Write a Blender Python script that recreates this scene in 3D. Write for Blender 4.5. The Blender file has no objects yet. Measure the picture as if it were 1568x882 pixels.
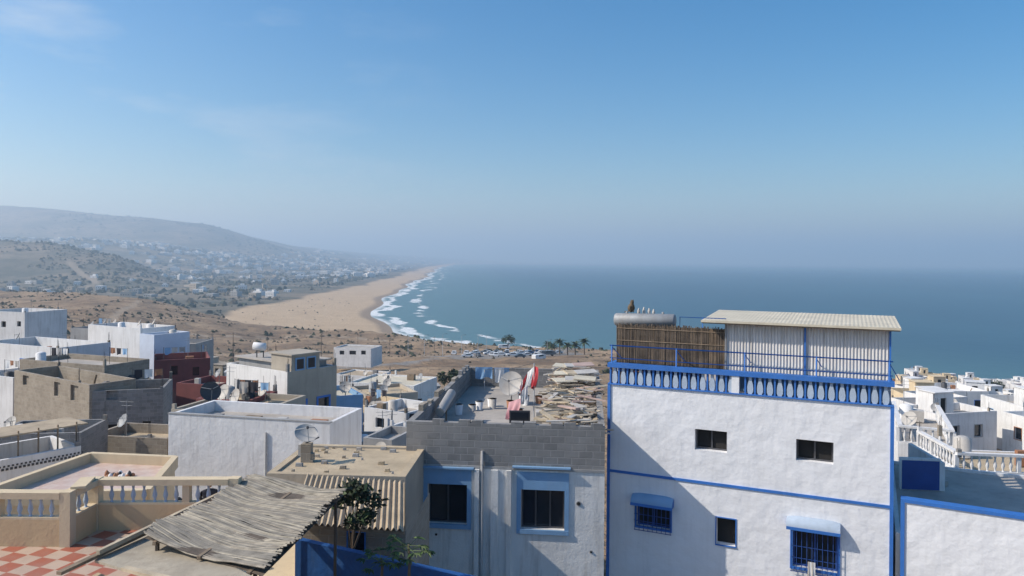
import bpy, math, random
import numpy as np
from mathutils import Vector, Matrix
random.seed(7); RS=np.random.RandomState(3)
F=1132.4; TH=math.radians(0.5); HC=60.0
sc=bpy.context.scene
# ------------------------------------------------ survey helpers (bearing + distance -> world metres)
def tan_of(px,py):
    dx=px-784.0; dy=397.0-py
    return ((dx*math.cos(TH)-dy*math.sin(TH))/F,(dx*math.sin(TH)+dy*math.cos(TH))/F)
def W(px,py,d):
    a,b=tan_of(px,py); return Vector((a*d,d,HC+b*d))
class Face:
    """vertical facade plane through two ground points"""
    def __init__(s,a,b):
        s.o=Vector((a[0],a[1])); d=Vector((b[0]-a[0],b[1]-a[1])); s.L=d.length; s.d=d/s.L
        s.yaw=math.atan2(s.d.y,s.d.x)
    def uz(s,px,py):
        a,b=tan_of(px,py)
        det=a*(-s.d.y)+s.d.x*1.0
        t=(s.o.x*(-s.d.y)+s.d.x*s.o.y)/det
        u=(t*a-s.o.x)*s.d.x+(t-s.o.y)*s.d.y
        return u,HC+b*t
# ------------------------------------------------ materials
MC={}
def nd(nt,t,**k):
    n=nt.nodes.new(t)
    for a,b in k.items(): setattr(n,a,b)
    return n
def base(name):
    m=bpy.data.materials.new(name); m.use_nodes=True; nt=m.node_tree
    return m,nt,nt.nodes['Principled BSDF'],nt.links
def mixc(nt,fac,a,b,mode='MIX'):
    n=nt.nodes.new('ShaderNodeMix'); n.data_type='RGBA'; n.blend_type=mode
    for s,v in ((0,fac),(6,a),(7,b)):
        if isinstance(v,bpy.types.NodeSocket): nt.links.new(v,n.inputs[s])
        elif s==0: n.inputs[0].default_value=v
        else: n.inputs[s].default_value=(*v[:3],1)
    return n.outputs[2]
def ramp(nt,v,a,b,lo=0.,hi=1.):
    n=nd(nt,'ShaderNodeMapRange'); nt.links.new(v,n.inputs[0])
    n.inputs[1].default_value=a;n.inputs[2].default_value=b;n.inputs[3].default_value=lo;n.inputs[4].default_value=hi
    return n.outputs[0]
def noise(nt,vec,scale,detail=5,rough=.6):
    n=nd(nt,'ShaderNodeTexNoise'); n.inputs['Scale'].default_value=scale; n.inputs['Detail'].default_value=detail
    n.inputs['Roughness'].default_value=rough; nt.links.new(vec,n.inputs['Vector']); return n.outputs['Fac']
def mapping(nt,vec,sc_):
    n=nd(nt,'ShaderNodeMapping'); n.inputs['Scale'].default_value=sc_; nt.links.new(vec,n.inputs['Vector']); return n.outputs[0]
def math_(nt,op,a,b=None):
    n=nd(nt,'ShaderNodeMath',operation=op)
    for i,v in enumerate((a,b)):
        if v is None: continue
        if isinstance(v,bpy.types.NodeSocket): nt.links.new(v,n.inputs[i])
        else: n.inputs[i].default_value=v
    return n.outputs[0]
def M(name,col,rough=.85,var=.15,vs=1.2,bump=.2,bs=18,stain=None,sa=.5,metal=0.,lump=0.):
    if name in MC: return MC[name]
    m,nt,p,L=base(name); tc=nd(nt,'ShaderNodeTexCoord'); v=tc.outputs['Object']
    n1=noise(nt,v,vs); f=ramp(nt,n1,.3,.72)
    c=mixc(nt,f,[x*(1-var) for x in col],[min(1,x*(1+var*.6)) for x in col])
    if stain is not None:
        st=noise(nt,mapping(nt,v,(2.2,2.2,.22)),1.6,6,.7); sf=ramp(nt,st,.5,.78,0,sa)
        c=mixc(nt,sf,c,stain)
        st2=noise(nt,v,.7,7,.75); c=mixc(nt,ramp(nt,st2,.58,.75,0,sa*.7),c,stain)
    L.new(c,p.inputs['Base Color']); p.inputs['Roughness'].default_value=rough; p.inputs['Metallic'].default_value=metal
    if bump or lump:
        h=noise(nt,v,bs,4,.6)
        b=nd(nt,'ShaderNodeBump'); b.inputs['Strength'].default_value=bump; b.inputs['Distance'].default_value=.03
        L.new(h,b.inputs['Height']); out=b
        if lump:
            b2=nd(nt,'ShaderNodeBump'); b2.inputs['Strength'].default_value=lump; b2.inputs['Distance'].default_value=.12
            L.new(noise(nt,v,2.0,3,.5),b2.inputs['Height']); L.new(b.outputs[0],b2.inputs['Normal']); out=b2
        L.new(out.outputs[0],p.inputs['Normal'])
    MC[name]=m; return m
def Mblock(name,c1,c2,mort,bw=.42,rh=.21,ms=.016,patch=None):
    if name in MC: return MC[name]
    m,nt,p,L=base(name); tc=nd(nt,'ShaderNodeTexCoord'); sx=nd(nt,'ShaderNodeSeparateXYZ'); L.new(tc.outputs['Object'],sx.inputs[0])
    cx=nd(nt,'ShaderNodeCombineXYZ'); L.new(math_(nt,'ADD',sx.outputs[0],sx.outputs[1]),cx.inputs[0]); L.new(sx.outputs[2],cx.inputs[1])
    br=nd(nt,'ShaderNodeTexBrick'); L.new(cx.outputs[0],br.inputs['Vector'])
    br.inputs['Scale'].default_value=1; br.inputs['Brick Width'].default_value=bw; br.inputs['Row Height'].default_value=rh
    br.inputs['Mortar Size'].default_value=ms; br.inputs['Mortar Smooth'].default_value=.3
    br.inputs['Color1'].default_value=(*c1,1);br.inputs['Color2'].default_value=(*c2,1);br.inputs['Mortar'].default_value=(*mort,1)
    n1=noise(nt,tc.outputs['Object'],1.1,6,.7)
    c=mixc(nt,.35,br.outputs['Color'],mixc(nt,ramp(nt,n1,.3,.7),[x*.6 for x in c1],[x*1.3 for x in c2]))
    if patch: c=mixc(nt,ramp(nt,noise(nt,tc.outputs['Object'],.8,5,.6),.55,.62,0,.75),c,patch)
    L.new(c,p.inputs['Base Color']); p.inputs['Roughness'].default_value=.95
    b=nd(nt,'ShaderNodeBump'); b.inputs['Strength'].default_value=.8; b.inputs['Distance'].default_value=.02
    hh=math_(nt,'SUBTRACT',math_(nt,'MULTIPLY',noise(nt,tc.outputs['Object'],30),.4),br.outputs['Fac'])
    L.new(hh,b.inputs['Height']); L.new(b.outputs[0],p.inputs['Normal']); MC[name]=m; return m
def Mcheck(name,c1,c2,s):
    m,nt,p,L=base(name); tc=nd(nt,'ShaderNodeTexCoord'); ch=nd(nt,'ShaderNodeTexChecker'); ch.inputs['Scale'].default_value=s
    mp=nd(nt,'ShaderNodeMapping'); mp.inputs['Location'].default_value=(.01,.013,.37); mp.inputs['Rotation'].default_value=(0,0,.3)
    L.new(tc.outputs['Object'],mp.inputs[0]); L.new(mp.outputs[0],ch.inputs[0])
    ch.inputs['Color1'].default_value=(*c1,1); ch.inputs['Color2'].default_value=(*c2,1)
    c=mixc(nt,ramp(nt,noise(nt,tc.outputs['Object'],3),.4,.7,0,.35),ch.outputs[0],(.35,.25,.2))
    L.new(c,p.inputs['Base Color']); p.inputs['Roughness'].default_value=.5; return m
def Mpanel(name,col,period=.2):
    m,nt,p,L=base(name); tc=nd(nt,'ShaderNodeTexCoord'); v=tc.outputs['Object']
    st=noise(nt,mapping(nt,v,(9,9,.5)),1.5,6,.7)
    c=mixc(nt,ramp(nt,st,.5,.72),col,[x*.55 for x in (col[0],col[1]*.95,col[2]*.88)])
    L.new(c,p.inputs['Base Color']); p.inputs['Roughness'].default_value=.7; return m
WHITE=M('white_stucco',(.78,.78,.795),.9,.05,1.0,.12,10,(.45,.45,.45),.3,lump=.42)
WHITE2=M('white_plaster',(.74,.73,.71),.9,.1,.8,.2,16,(.36,.33,.29),.75,lump=.2)
WHITED=M('white_limewash',(.72,.71,.70),.9,.14,.5,.2,6,(.38,.35,.31),.65)
CREAM=M('cream_plaster',(.66,.53,.35),.85,.09,1,.2,16,(.42,.33,.23),.4)
PEACH=M('peach_plaster',(.62,.45,.26),.85,.1,1,.2,16,(.4,.3,.2),.35)
TANW=M('tan_plaster',(.42,.37,.30),.9,.15,.8,.3,14,(.25,.22,.18),.5)
GREYW=M('grey_render',(.36,.355,.35),.95,.2,.8,.35,14,(.18,.17,.16),.6)
RED=M('red_plaster',(.22,.07,.065),.85,.2,.8,.2,14,(.12,.05,.05),.4)
BLUE=M('blue_paint',(.035,.16,.50),.55,.15,2,.15,20,(.10,.20,.40),.4)
LBLUE=M('light_blue_paint',(.20,.36,.56),.6,.1,2,.15,20,(.3,.38,.48),.4)
SLAT=M('faded_blue_white_paint',(.42,.50,.60),.7,.15,2,.15,20,(.3,.36,.42),.4)
DKBLUE=M('dark_blue_paint',(.02,.07,.27),.5,.15,2,.15,20)
GLASS=M('dark_window_glass',(.018,.022,.03),.12,.3,1.3,0.0,5)
DARK=M('dark_interior',(.02,.018,.017),.9,.3,2,0,5)
ALU=M('aluminium_frame',(.12,.12,.13),.4,.1,2,0,5,metal=.6)
STEEL=M('galvanised_steel',(.30,.31,.32),.6,.2,3,.05,20,(.2,.17,.14),.6,metal=.15)
IRON=M('dark_iron',(.05,.05,.055),.6,.2,3,.1,20)
BLOCK=Mblock('concrete_blocks',(.17,.165,.16),(.28,.27,.26),(.33,.32,.31),patch=(.27,.26,.25))
BLOCKT=Mblock('tan_concrete_blocks',(.25,.21,.165),(.34,.29,.23),(.38,.34,.28),patch=(.36,.31,.25))
SANDR=M('sandy_screed',(.50,.40,.27),.95,.25,.9,.5,9,(.30,.23,.16),.6)
CONC=M('concrete_screed',(.43,.39,.345),.95,.25,.6,.3,9,(.25,.22,.19),.6)
PINKT=Mcheck('pink_terrace_tiles',(.60,.44,.36),(.64,.50,.42),2.5)
CHECK=Mcheck('red_white_floor_tiles',(.40,.12,.07),(.54,.40,.30),2.9)
REED=M('reed_cane',(.32,.28,.225),.9,.45,5,.3,40)
REEDD=M('reed_screen_brown',(.13,.10,.075),.95,.5,4,.4,40)
REEDM=M('reed_screen_mid',(.19,.15,.115),.95,.5,4,.4,40)
TIN=M('tan_corrugated_sheet',(.46,.36,.24),.7,.25,1.2,.1,20,(.22,.14,.09),.6)
TINW=M('pale_roof_sheet',(.60,.54,.42),.75,.15,1.2,.1,20,(.38,.32,.24),.5)
PANEL=Mpanel('weathered_white_panel',(.62,.60,.58))
WOOD=M('old_timber',(.27,.20,.135),.9,.4,2.5,.3,30)
WOODL=M('pale_timber',(.50,.41,.29),.9,.3,2.5,.3,30)
WOODD=M('dark_timber',(.09,.07,.055),.9,.4,2.5,.3,30)
REDC=M('red_cloth',(.50,.05,.06),.9,.15,3,.1,20)
WHC=M('white_cloth',(.75,.74,.73),.9,.08,3,.1,20)
BLC=M('blue_cloth',(.25,.42,.62),.9,.1,3,.1,20)
TARP=M('blue_tarp',(.015,.085,.27),.6,.3,1.5,.6,6,(.05,.1,.2),.6)
LEAF=M('leaf_green',(.055,.085,.028),.7,.5,3,0,5)
LEAF2=M('bright_leaf',(.10,.16,.035),.6,.4,3,0,5)
BARK=M('bark',(.14,.10,.07),.95,.3,6,.4,30)
SKIN=M('skin',(.38,.22,.15),.6,.05,3,0,5)
HAIR=M('black_hair',(.015,.012,.012),.6,.1,3,0,5)
CLOTHD=M('dark_clothes',(.03,.03,.04),.9,.2,3,.1,20)
TERRA=M('terracotta',(.36,.17,.09),.85,.2,3,.2,20)
RUBBER=M('tyre_rubber',(.02,.02,.02),.9,.1,3,0,5)
CARW=M('white_car_paint',(.7,.7,.7),.3,.02,3,0,5)
CARG=M('grey_car_paint',(.12,.13,.14),.3,.02,3,0,5)
PALE_GREY=M('dish_paint',(.50,.47,.43),.6,.15,3,.05,20,(.3,.22,.15),.4)
# ------------------------------------------------ mesh builder
class MB:
    def __init__(s): s.v=[];s.f=[];s.mi=[];s.sm=[];s.mats=[]
    def k(s,m):
        if m not in s.mats: s.mats.append(m)
        return s.mats.index(m)
    def poly(s,pts,m,smooth=False):
        n=len(s.v); s.v+= [tuple(p) for p in pts]; s.f.append(tuple(range(n,n+len(pts)))); s.mi.append(s.k(m)); s.sm.append(smooth)
    def hexa(s,P,m):
        n=len(s.v); s.v+=[tuple(p) for p in P]; k=s.k(m)
        for q in ((0,3,2,1),(4,5,6,7),(0,1,5,4),(1,2,6,5),(2,3,7,6),(3,0,4,7)):
            s.f.append(tuple(n+i for i in q)); s.mi.append(k); s.sm.append(False)
    def box(s,x0,y0,z0,x1,y1,z1,m):
        s.hexa([(x0,y0,z0),(x1,y0,z0),(x1,y1,z0),(x0,y1,z0),(x0,y0,z1),(x1,y0,z1),(x1,y1,z1),(x0,y1,z1)],m)
    def beam(s,p,q,w,h,m,up=(0,0,1)):
        p=Vector(p);q=Vector(q);d=(q-p).normalized();u=Vector(up)
        if abs(d.dot(u))>.98:u=Vector((0,1,0))
        a=d.cross(u).normalized()*w/2;b=a.cross(d).normalized()*h/2
        s.hexa([p-a-b,p+a-b,q+a-b,q-a-b,p-a+b,p+a+b,q+a+b,q-a+b],m)
    def tube(s,pts,rad,m,n=8,caps=True):
        pts=[Vector(p) for p in pts]; n0=len(s.v); k=s.k(m)
        if not hasattr(rad,'__len__'): rad=[rad]*len(pts)
        for i,p in enumerate(pts):
            d=(pts[min(i+1,len(pts)-1)]-pts[max(i-1,0)]).normalized()
            u=Vector((0,0,1)) if abs(d.z)<.95 else Vector((1,0,0))
            a=d.cross(u).normalized();b=a.cross(d)
            for j in range(n):
                t=2*math.pi*j/n; s.v.append(tuple(p+(a*math.cos(t)+b*math.sin(t))*rad[i]))
        for i in range(len(pts)-1):
            for j in range(n):
                j2=(j+1)%n
                s.f.append((n0+i*n+j,n0+i*n+j2,n0+(i+1)*n+j2,n0+(i+1)*n+j)); s.mi.append(k); s.sm.append(n>5)
        if caps:
            s.f.append(tuple(n0+j for j in range(n))); s.mi.append(k); s.sm.append(False)
            e=n0+(len(pts)-1)*n; s.f.append(tuple(e+j for j in range(n))); s.mi.append(k); s.sm.append(False)
    def lathe(s,p,prof,m,n=10):
        p=Vector(p); s.tube([p+Vector((0,0,z)) for r,z in prof],[r for r,z in prof],m,n)
    def sheet(s,fn,nu,nv,m,smooth=True):
        n0=len(s.v);k=s.k(m)
        for i in range(nu+1):
            for j in range(nv+1): s.v.append(tuple(fn(i/nu,j/nv)))
        for i in range(nu):
            for j in range(nv):
                a=n0+i*(nv+1)+j; s.f.append((a,a+nv+1,a+nv+2,a+1)); s.mi.append(k); s.sm.append(smooth)
    def dish(s,c,r,aim,m,pole=None):
        aim=Vector(aim).normalized(); a=aim.cross(Vector((0,0,1))).normalized(); b=a.cross(aim)
        c=Vector(c)
        def fn(u,v,off=0):
            rr=r*u; t=2*math.pi*v
            return c+a*rr*math.cos(t)+b*rr*math.sin(t)+aim*(.22*r*u*u+off)
        s.sheet(fn,6,24,m); s.sheet(lambda u,v:fn(u,v,-.012),6,24,m)
        for t in (-1.57,.5,2.6): s.tube([fn(.97,t/6.2832),c+aim*r*.85],.012,STEEL,5)
        s.tube([c+aim*r*.8,c+aim*r*.93],.04,IRON,8)
        if pole is not None:
            s.tube([c-aim*.02,c-aim*.12-Vector((0,0,.05)),Vector(pole)],.028,STEEL,6)
    def wall(s,A,B,z0,z1,ops,m,rev=None,dep=.18):
        A=Vector((A[0],A[1]));B=Vector((B[0],B[1]));d=(B-A);Lw=d.length;d/=Lw;nrm=Vector((d.y,-d.x)); rev=rev or m
        def P(u,z,o=0.): q=A+d*u+nrm*o; return (q.x,q.y,z)
        ops=[o for o in ops if o['u0']>0 and o['u1']<Lw and o['z0']>z0-1e-6 and o['z1']<z1]
        us=sorted({0.,Lw,*[o['u0'] for o in ops],*[o['u1'] for o in ops]}); zs=sorted({z0,z1,*[o['z0'] for o in ops],*[o['z1'] for o in ops]})
        for i in range(len(us)-1):
            for j in range(len(zs)-1):
                cu=(us[i]+us[i+1])/2;cz=(zs[j]+zs[j+1])/2
                if any(o['u0']<cu<o['u1'] and o['z0']<cz<o['z1'] for o in ops): continue
                s.poly([P(us[i],zs[j]),P(us[i+1],zs[j]),P(us[i+1],zs[j+1]),P(us[i],zs[j+1])],m)
        for o in ops:
            a,b,c,e=o['u0'],o['u1'],o['z0'],o['z1']; D=o.get('dep',dep)
            for q in (((a,c),(b,c)),((b,c),(b,e)),((b,e),(a,e)),((a,e),(a,c))):
                s.poly([P(*q[0]),P(*q[1]),P(*q[1],-D),P(*q[0],-D)],rev)
            s.poly([P(a,c,-D),P(b,c,-D),P(b,e,-D),P(a,e,-D)],o.get('back',GLASS))
            def bar(u0,zz0,u1,zz1,o0,o1,mm):
                s.hexa([P(u0,zz0,o1),P(u1,zz0,o1),P(u1,zz0,o0),P(u0,zz0,o0),P(u0,zz1,o1),P(u1,zz1,o1),P(u1,zz1,o0),P(u0,zz1,o0)],mm)
            if 'frame' in o:
                fm,fw,fp=o['frame']
                bar(a-fw,e,b+fw,e+fw*o.get('ft',1.),-.01,fp,fm); bar(a-fw,c-fw,b+fw,c,-.01,fp+.02,fm)
                bar(a-fw,c,a,e,-.01,fp,fm); bar(b,c,b+fw,e,-.01,fp,fm)
            if 'sash' in o:
                sm_=o['sash']; t=.05; y0,y1=-D+.01,-D+.05
                bar(a,c,a+t,e,y0,y1,sm_);bar(b-t,c,b,e,y0,y1,sm_);bar(a+t,c,b-t,c+t,y0,y1,sm_);bar(a+t,e-t,b-t,e,y0,y1,sm_)
                for q in range(1,o.get('n',1)):
                    uu=a+(b-a)*q/o['n']; bar(uu-t/2,c+t,uu+t/2,e-t,y0,y1+.004,sm_)
            if 'grille' in o:
                gm=o['grille']; n=o.get('gn',7)
                for q in range(n+1):
                    uu=a-.03+(b-a+.06)*q/n; bar(uu-.008,c-.12,uu+.008,c+(e-c)*o.get('gh',1.),.10,.116,gm)
                for zz in (c-.12,c+(e-c)*.25,c+(e-c)*.55): bar(a-.06,zz,b+.06,zz+.016,.084,.1,gm)
    def done(s,name,loc=(0,0,0),yaw=0.,parent=None):
        me=bpy.data.meshes.new(name); me.from_pydata(s.v,[],s.f)
        for m in s.mats: me.materials.append(m)
        me.polygons.foreach_set('material_index',s.mi); me.polygons.foreach_set('use_smooth',s.sm); me.update()
        o=bpy.data.objects.new(name,me); sc.collection.objects.link(o); o.location=loc; o.rotation_euler=(0,0,yaw)
        if parent: o.parent=parent
        return o
def shell(mb,w,dp,z0,z1,wallm,ops=None,ph=.9,pt=.16,roofm=CONC,topm=None,capm=None,sidem=None):
    """rectangular house: walls w/ openings, roof floor, parapet.  topm: (z, material) changes material above z"""
    ops=ops or {}
    cs=[(0,0),(w,0),(w,dp),(0,dp)]
    for i in range(4):
        A,B=cs[i],cs[(i+1)%4]; o=ops.get(i,[]); wm_=sidem if (sidem and i==1) else wallm
        if topm:
            mb.wall(A,B,z0,topm[0],o,wm_); mb.wall(A,B,topm[0],z1,[],topm[1])
        else: mb.wall(A,B,z0,z1,o,wm_)
    im=topm[1] if topm else wallm; t=pt; zr=z1-ph
    I=[(t,t),(w-t,t),(w-t,dp-t),(t,dp-t)]
    for i in range(4):
        A,B=I[i],I[(i+1)%4]; a,b=cs[i],cs[(i+1)%4]
        mb.poly([(*B,zr),(*A,zr),(*A,z1),(*B,z1)],im)
        mb.poly([(*a,z1),(*b,z1),(*B,z1),(*A,z1)],capm or im)
    mb.poly([(*p,zr) for p in I],roofm)
def clutter(mb,w,dp,zr,zt,r,wm,dens=1.):
    """things that stand on flat roofs: tanks, dishes, rebar stubs, washing, blocks, pipes"""
    for i in range(int(r.uniform(2,5)*dens)):
        x=r.choice((.1,w-.1,w*r.random())); y=r.choice((.1,dp-.1)); 
        mb.box(x-.08,y-.08,zt,x+.08,y+.08,zt+r.uniform(.1,.5),r.choice((wm,BLOCK,BLOCKT)))
        for k in range(3): mb.tube([(x-.05+.05*k,y,zt),(x-.05+.05*k+r.uniform(-.03,.03),y,zt+r.uniform(.5,1.))],.01,IRON,4,False)
    for i in range(int(r.uniform(2,6)*dens)):
        x=r.uniform(.4,max(.5,w-.6));y=r.uniform(.4,max(.5,dp-.6)); t=r.random()
        if t<.22: mb.tube([(x,y,zr),(x,y,zr+.8),(x,y,zr+.9)],[.35,.35,.15],r.choice((WHC,STEEL,PALE_GREY,IRON)),12)
        elif t<.5: mb.dish((x,y,zt+.35),.38,(-.45,-.75,.5),r.choice((PALE_GREY,PALE_GREY,STEEL)),(x,y+.08,zr))
        elif t<.68:
            q=r.uniform(.3,.9); mb.box(x,y,zr,x+q,y+q*.7,zr+r.uniform(.2,.9),r.choice((WOOD,BLOCK,PALE_GREY,TERRA)))
        elif t<.78:
            mb.tube([(x,y,zr),(x,y,zt+.9)],.02,IRON,4); x2=min(w-.2,x+1.8); mb.tube([(x2,y,zr),(x2,y,zt+.9)],.02,IRON,4)
            mb.tube([(x,y,zt+.85),(x2,y,zt+.85)],.006,IRON,3)
            for k in range(3):
                xa=x+.1+k*(x2-x)/3; hh_=r.uniform(.4,.7); mb.sheet(lambda s,t_:(xa+s*(x2-x)/3.8,y+.05*math.sin(s*9+k)*t_,zt+.85-hh_*t_*(1+.1*math.sin(s*5+k))),6,3,r.choice((TERRA,WHC,BLC,CLOTHD,PALE_GREY,GREYW)))
        elif t<.9: mb.beam((x,y,zr+.1),(x+r.uniform(.5,1.5),y+r.uniform(-.3,.3),zt+r.uniform(-.2,.3)),.12,.05,WOOD)
        else: mb.tube([(x,y,zr),(x,y,zt+1.6)],.018,STEEL,4); mb.tube([(x-.4,y,zt+1.5),(x+.4,y,zt+1.5)],.01,STEEL,4); mb.tube([(x-.3,y,zt+1.3),(x+.3,y,zt+1.3)],.01,STEEL,4)
def facade(pxL,dL,pxR,dR,py=600):
    a=W(pxL,py,dL); b=W(pxR,py,dR); return Face((a.x,a.y),(b.x,b.y))
def op(f,x0,y0,x1,y1,zb,**k):
    u0,za=f.uz(x0,y0); u1,zc=f.uz(x1,y1); xm=(x0+x1)/2
    zt=f.uz(xm,y0)[1]; zl=f.uz(xm,y1)[1]
    return dict(u0=u0,u1=u1,z0=zl-zb,z1=zt-zb,**k)
# ------------------------------------------------ numpy noise + terrain
def vn(x,y):
    xi=np.floor(x);yi=np.floor(y);xf=x-xi;yf=y-yi
    def h(a,b):
        q=np.sin(a*127.1+b*311.7)*43758.5453; return q-np.floor(q)
    u=xf*xf*(3-2*xf);v=yf*yf*(3-2*yf)
    return (h(xi,yi)*(1-u)+h(xi+1,yi)*u)*(1-v)+(h(xi,yi+1)*(1-u)+h(xi+1,yi+1)*u)*v
def fbm(x,y,o=4):
    r=0;a=.5
    for i in range(o): r=r+a*vn(x+i*17.3,y+i*9.1); x=x*2.03;y=y*2.03;a*=.5
    return r-.47
def smt(t): t=np.clip(t,0,1); return t*t*(3-2*t)
CY=[-4000,-500,0,150,250,330,400,450,520,600,750,931,1236,1600,2060,3000,4860,8500,10500,11800,12300,12900,70000]
CX=[900,420,340,300,250,205,110,30,-45,-97,-140,-168,-205,-228,-255,-330,-480,-640,-300,880,880,-6000,-9000]
def coast(y): return np.interp(y,CY,CX)+10*np.sin(y/170.)*smt((y-900)/600)+5*np.sin(y/47.)
EX=[-4000,-420,-172,-56,-17,39,90,150,200,240,300,350]; EY=[760,600,455,378,352,335,315,296,262,200,60,-300]
def terrain(x,y):
    x=np.asarray(x,float);y=np.asarray(y,float); r=np.hypot(x,y); s=coast(y)-x
    low=np.where(s<0,np.maximum(s*.05,-9),np.minimum(s*.03,3.6))
    inl=np.clip((s-150)/1,0,None)
    low=low+smt(inl/120)*(1.5+np.minimum(inl*.006,22)+7*fbm(x/160,y/160)*smt(inl/300))
    yy=np.maximum(y,1); t=x/yy
    big=np.interp(t,[-1.5,-.69,-.60,-.50,-.42,-.385,-.35,-.30,-.22,-.13,-.05,0],[352,362,348,312,278,244,204,168,130,80,25,0])
    msk=smt((s-150)/1300)
    low=low+msk*big*smt((y-3100)/1500)*(.92+.16*fbm(x/500,y/500))
    C=np.interp(t,[-1.5,-.69,-.5,-.38,-.27,-.13,-.05],[120,118,118,105,85,60,0])
    low=np.where(s>1,np.maximum(low,msk*C*smt((y-2200)/700)*(1+.2*fbm(x/200,y/200))),low)
    Bh=np.interp(t,[-1.5,-.72,-.66,-.60,-.54,-.50,-.46],[90,88,84,74,55,30,0])
    low=low+Bh*np.exp(-((y-1750)/330)**2)*(1+.25*fbm(x/90,y/90))
    near=np.maximum(20,49-.09*r)+12*smt((-x-.36*y+15)/100)*smt(r/150)-8*smt((x-40)/100)+(4.2*fbm(x/38,y/38)+2.4*fbm(x/11,y/11,3))*smt((r-110)/120)*(1-.75*smt((36-np.hypot(x-2,y-292))/20))
    ye=np.interp(x,EX,EY)+34*fbm(x/45,y/45+5)*smt((r-150)/150)*(1-.8*smt((80-abs(x-10))/50))
    P=smt(1-(y-ye)/42)
    return low*(1-P)+near*P
def tz(x,y): return float(terrain(np.array([x]),np.array([y]))[0])
def polar(name,r0,ratio,rmax,step,zf,mat,attrs):
    az=np.concatenate([np.arange(-46,46,step),np.arange(46,314,2.0)])*math.pi/180
    n=int(math.log(rmax/r0)/math.log(ratio))+1; R=r0*ratio**np.arange(n)
    A,RR=np.meshgrid(az,R); x=(RR*np.sin(A)).ravel(); y=(RR*np.cos(A)).ravel()
    z=zf(x,y); na=len(az); co=np.stack([x,y,z],1)
    i,j=np.meshgrid(np.arange(n-1),np.arange(na),indexing='ij'); i=i.ravel();j=j.ravel();j2=(j+1)%na
    fc=np.stack([i*na+j,(i+1)*na+j,(i+1)*na+j2,i*na+j2],1)
    me=bpy.data.meshes.new(name); nv=len(co);nf=len(fc)
    c0=np.array([[0,0,float(zf(np.array([0.]),np.array([0.]))[0])]]); co=np.vstack([co,c0])
    me.vertices.add(nv+1); me.vertices.foreach_set('co',co.ravel().astype(np.float32))
    tri=np.stack([np.full(na,nv),np.arange(na),(np.arange(na)+1)%na],1)
    me.loops.add(nf*4+na*3); me.loops.foreach_set('vertex_index',np.concatenate([fc[:,::-1].ravel(),tri[:,::-1].ravel()]).astype(np.int32))
    me.polygons.add(nf+na); me.polygons.foreach_set('loop_start',np.concatenate([np.arange(nf)*4,nf*4+np.arange(na)*3]).astype(np.int32))
    me.polygons.foreach_set('use_smooth',np.ones(nf+na,bool)); me.update(calc_edges=True)
    for an,fn in attrs.items():
        at=me.attributes.new(an,'FLOAT','POINT'); v=fn(np.append(x,0.),np.append(y,1.),np.append(z,c0[0,2])); at.data.foreach_set('value',v.astype(np.float32))
    me.materials.append(mat); o=bpy.data.objects.new(name,me); sc.collection.objects.link(o); return o
def attr(nt,n): a=nd(nt,'ShaderNodeAttribute',attribute_name=n); return a.outputs['Fac']
gm,nt,p,L=base('ground_scrub_and_sand'); g=nd(nt,'ShaderNodeNewGeometry'); v=g.outputs['Position']
n_a=noise(nt,v,.035,8,.7); n_b=noise(nt,v,.16,6,.75); n_c=noise(nt,v,.006,6,.6)
scrub=mixc(nt,ramp(nt,n_a,.38,.62),(.19,.122,.07),(.40,.275,.165))
scrub=mixc(nt,ramp(nt,n_b,.51,.63,0,.8),scrub,(.10,.072,.045))
green=mixc(nt,ramp(nt,n_c,.4,.6),(.085,.08,.05),(.235,.18,.12))
green=mixc(nt,ramp(nt,n_a,.48,.6,0,.75),green,(.05,.056,.035))
sand=mixc(nt,ramp(nt,n_a,.35,.7),(.55,.40,.245),(.47,.33,.195))
c=mixc(nt,attr(nt,'green'),scrub,green); c=mixc(nt,attr(nt,'track'),c,(.40,.31,.22)); c=mixc(nt,attr(nt,'sand'),c,sand)
c=mixc(nt,attr(nt,'wet'),c,(.28,.20,.13)); c=mixc(nt,attr(nt,'road'),c,(.24,.22,.20))
L.new(c,p.inputs['Base Color']); p.inputs['Roughness'].default_value=.95
b=nd(nt,'ShaderNodeBump'); b.inputs['Strength'].default_value=.9; b.inputs['Distance'].default_value=2.; L.new(n_b,b.inputs['Height']); L.new(b.outputs[0],p.inputs['Normal'])
def sandm(x,y,z):
    s=coast(y)-x; wd=np.interp(y,[450,650,1009,1720,5200,12000],[80,165,120,95,100,80])+34*fbm(x/60,y/60)
    return smt((wd-s)/14)*smt((y-400)/60)*(z<9)
def linemask(pts,w):
    def fn(x,y,z):
        m=np.zeros_like(x)
        for (ax,ay),(bx,by) in zip(pts[:-1],pts[1:]):
            t=np.clip(((x-ax)*(bx-ax)+(y-ay)*(by-ay))/((bx-ax)**2+(by-ay)**2),0,1)
            d=np.hypot(x-ax-t*(bx-ax),y-ay-t*(by-ay)); m=np.maximum(m,smt((w-d)/(w*.4)))
        return m
    return fn
tr1=linemask([(-430,760),(-500,900),(-640,1050),(-700,1250),(-900,1500)],8)
tr2=linemask([(-60,190),(-150,260),(-210,400),(-240,480)],2.2)
tr3=linemask([(-200,230),(-120,270),(-60,262),(-10,300)],2.5)
tr4=linemask([(-260,300),(-160,330),(-110,390),(-60,360)],2.5)
road=linemask([(-130,120),(-75,150),(-30,205),(-8,255),(0,285),(25,330)],4)
park=linemask([(-14,276),(18,300)],20)
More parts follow.
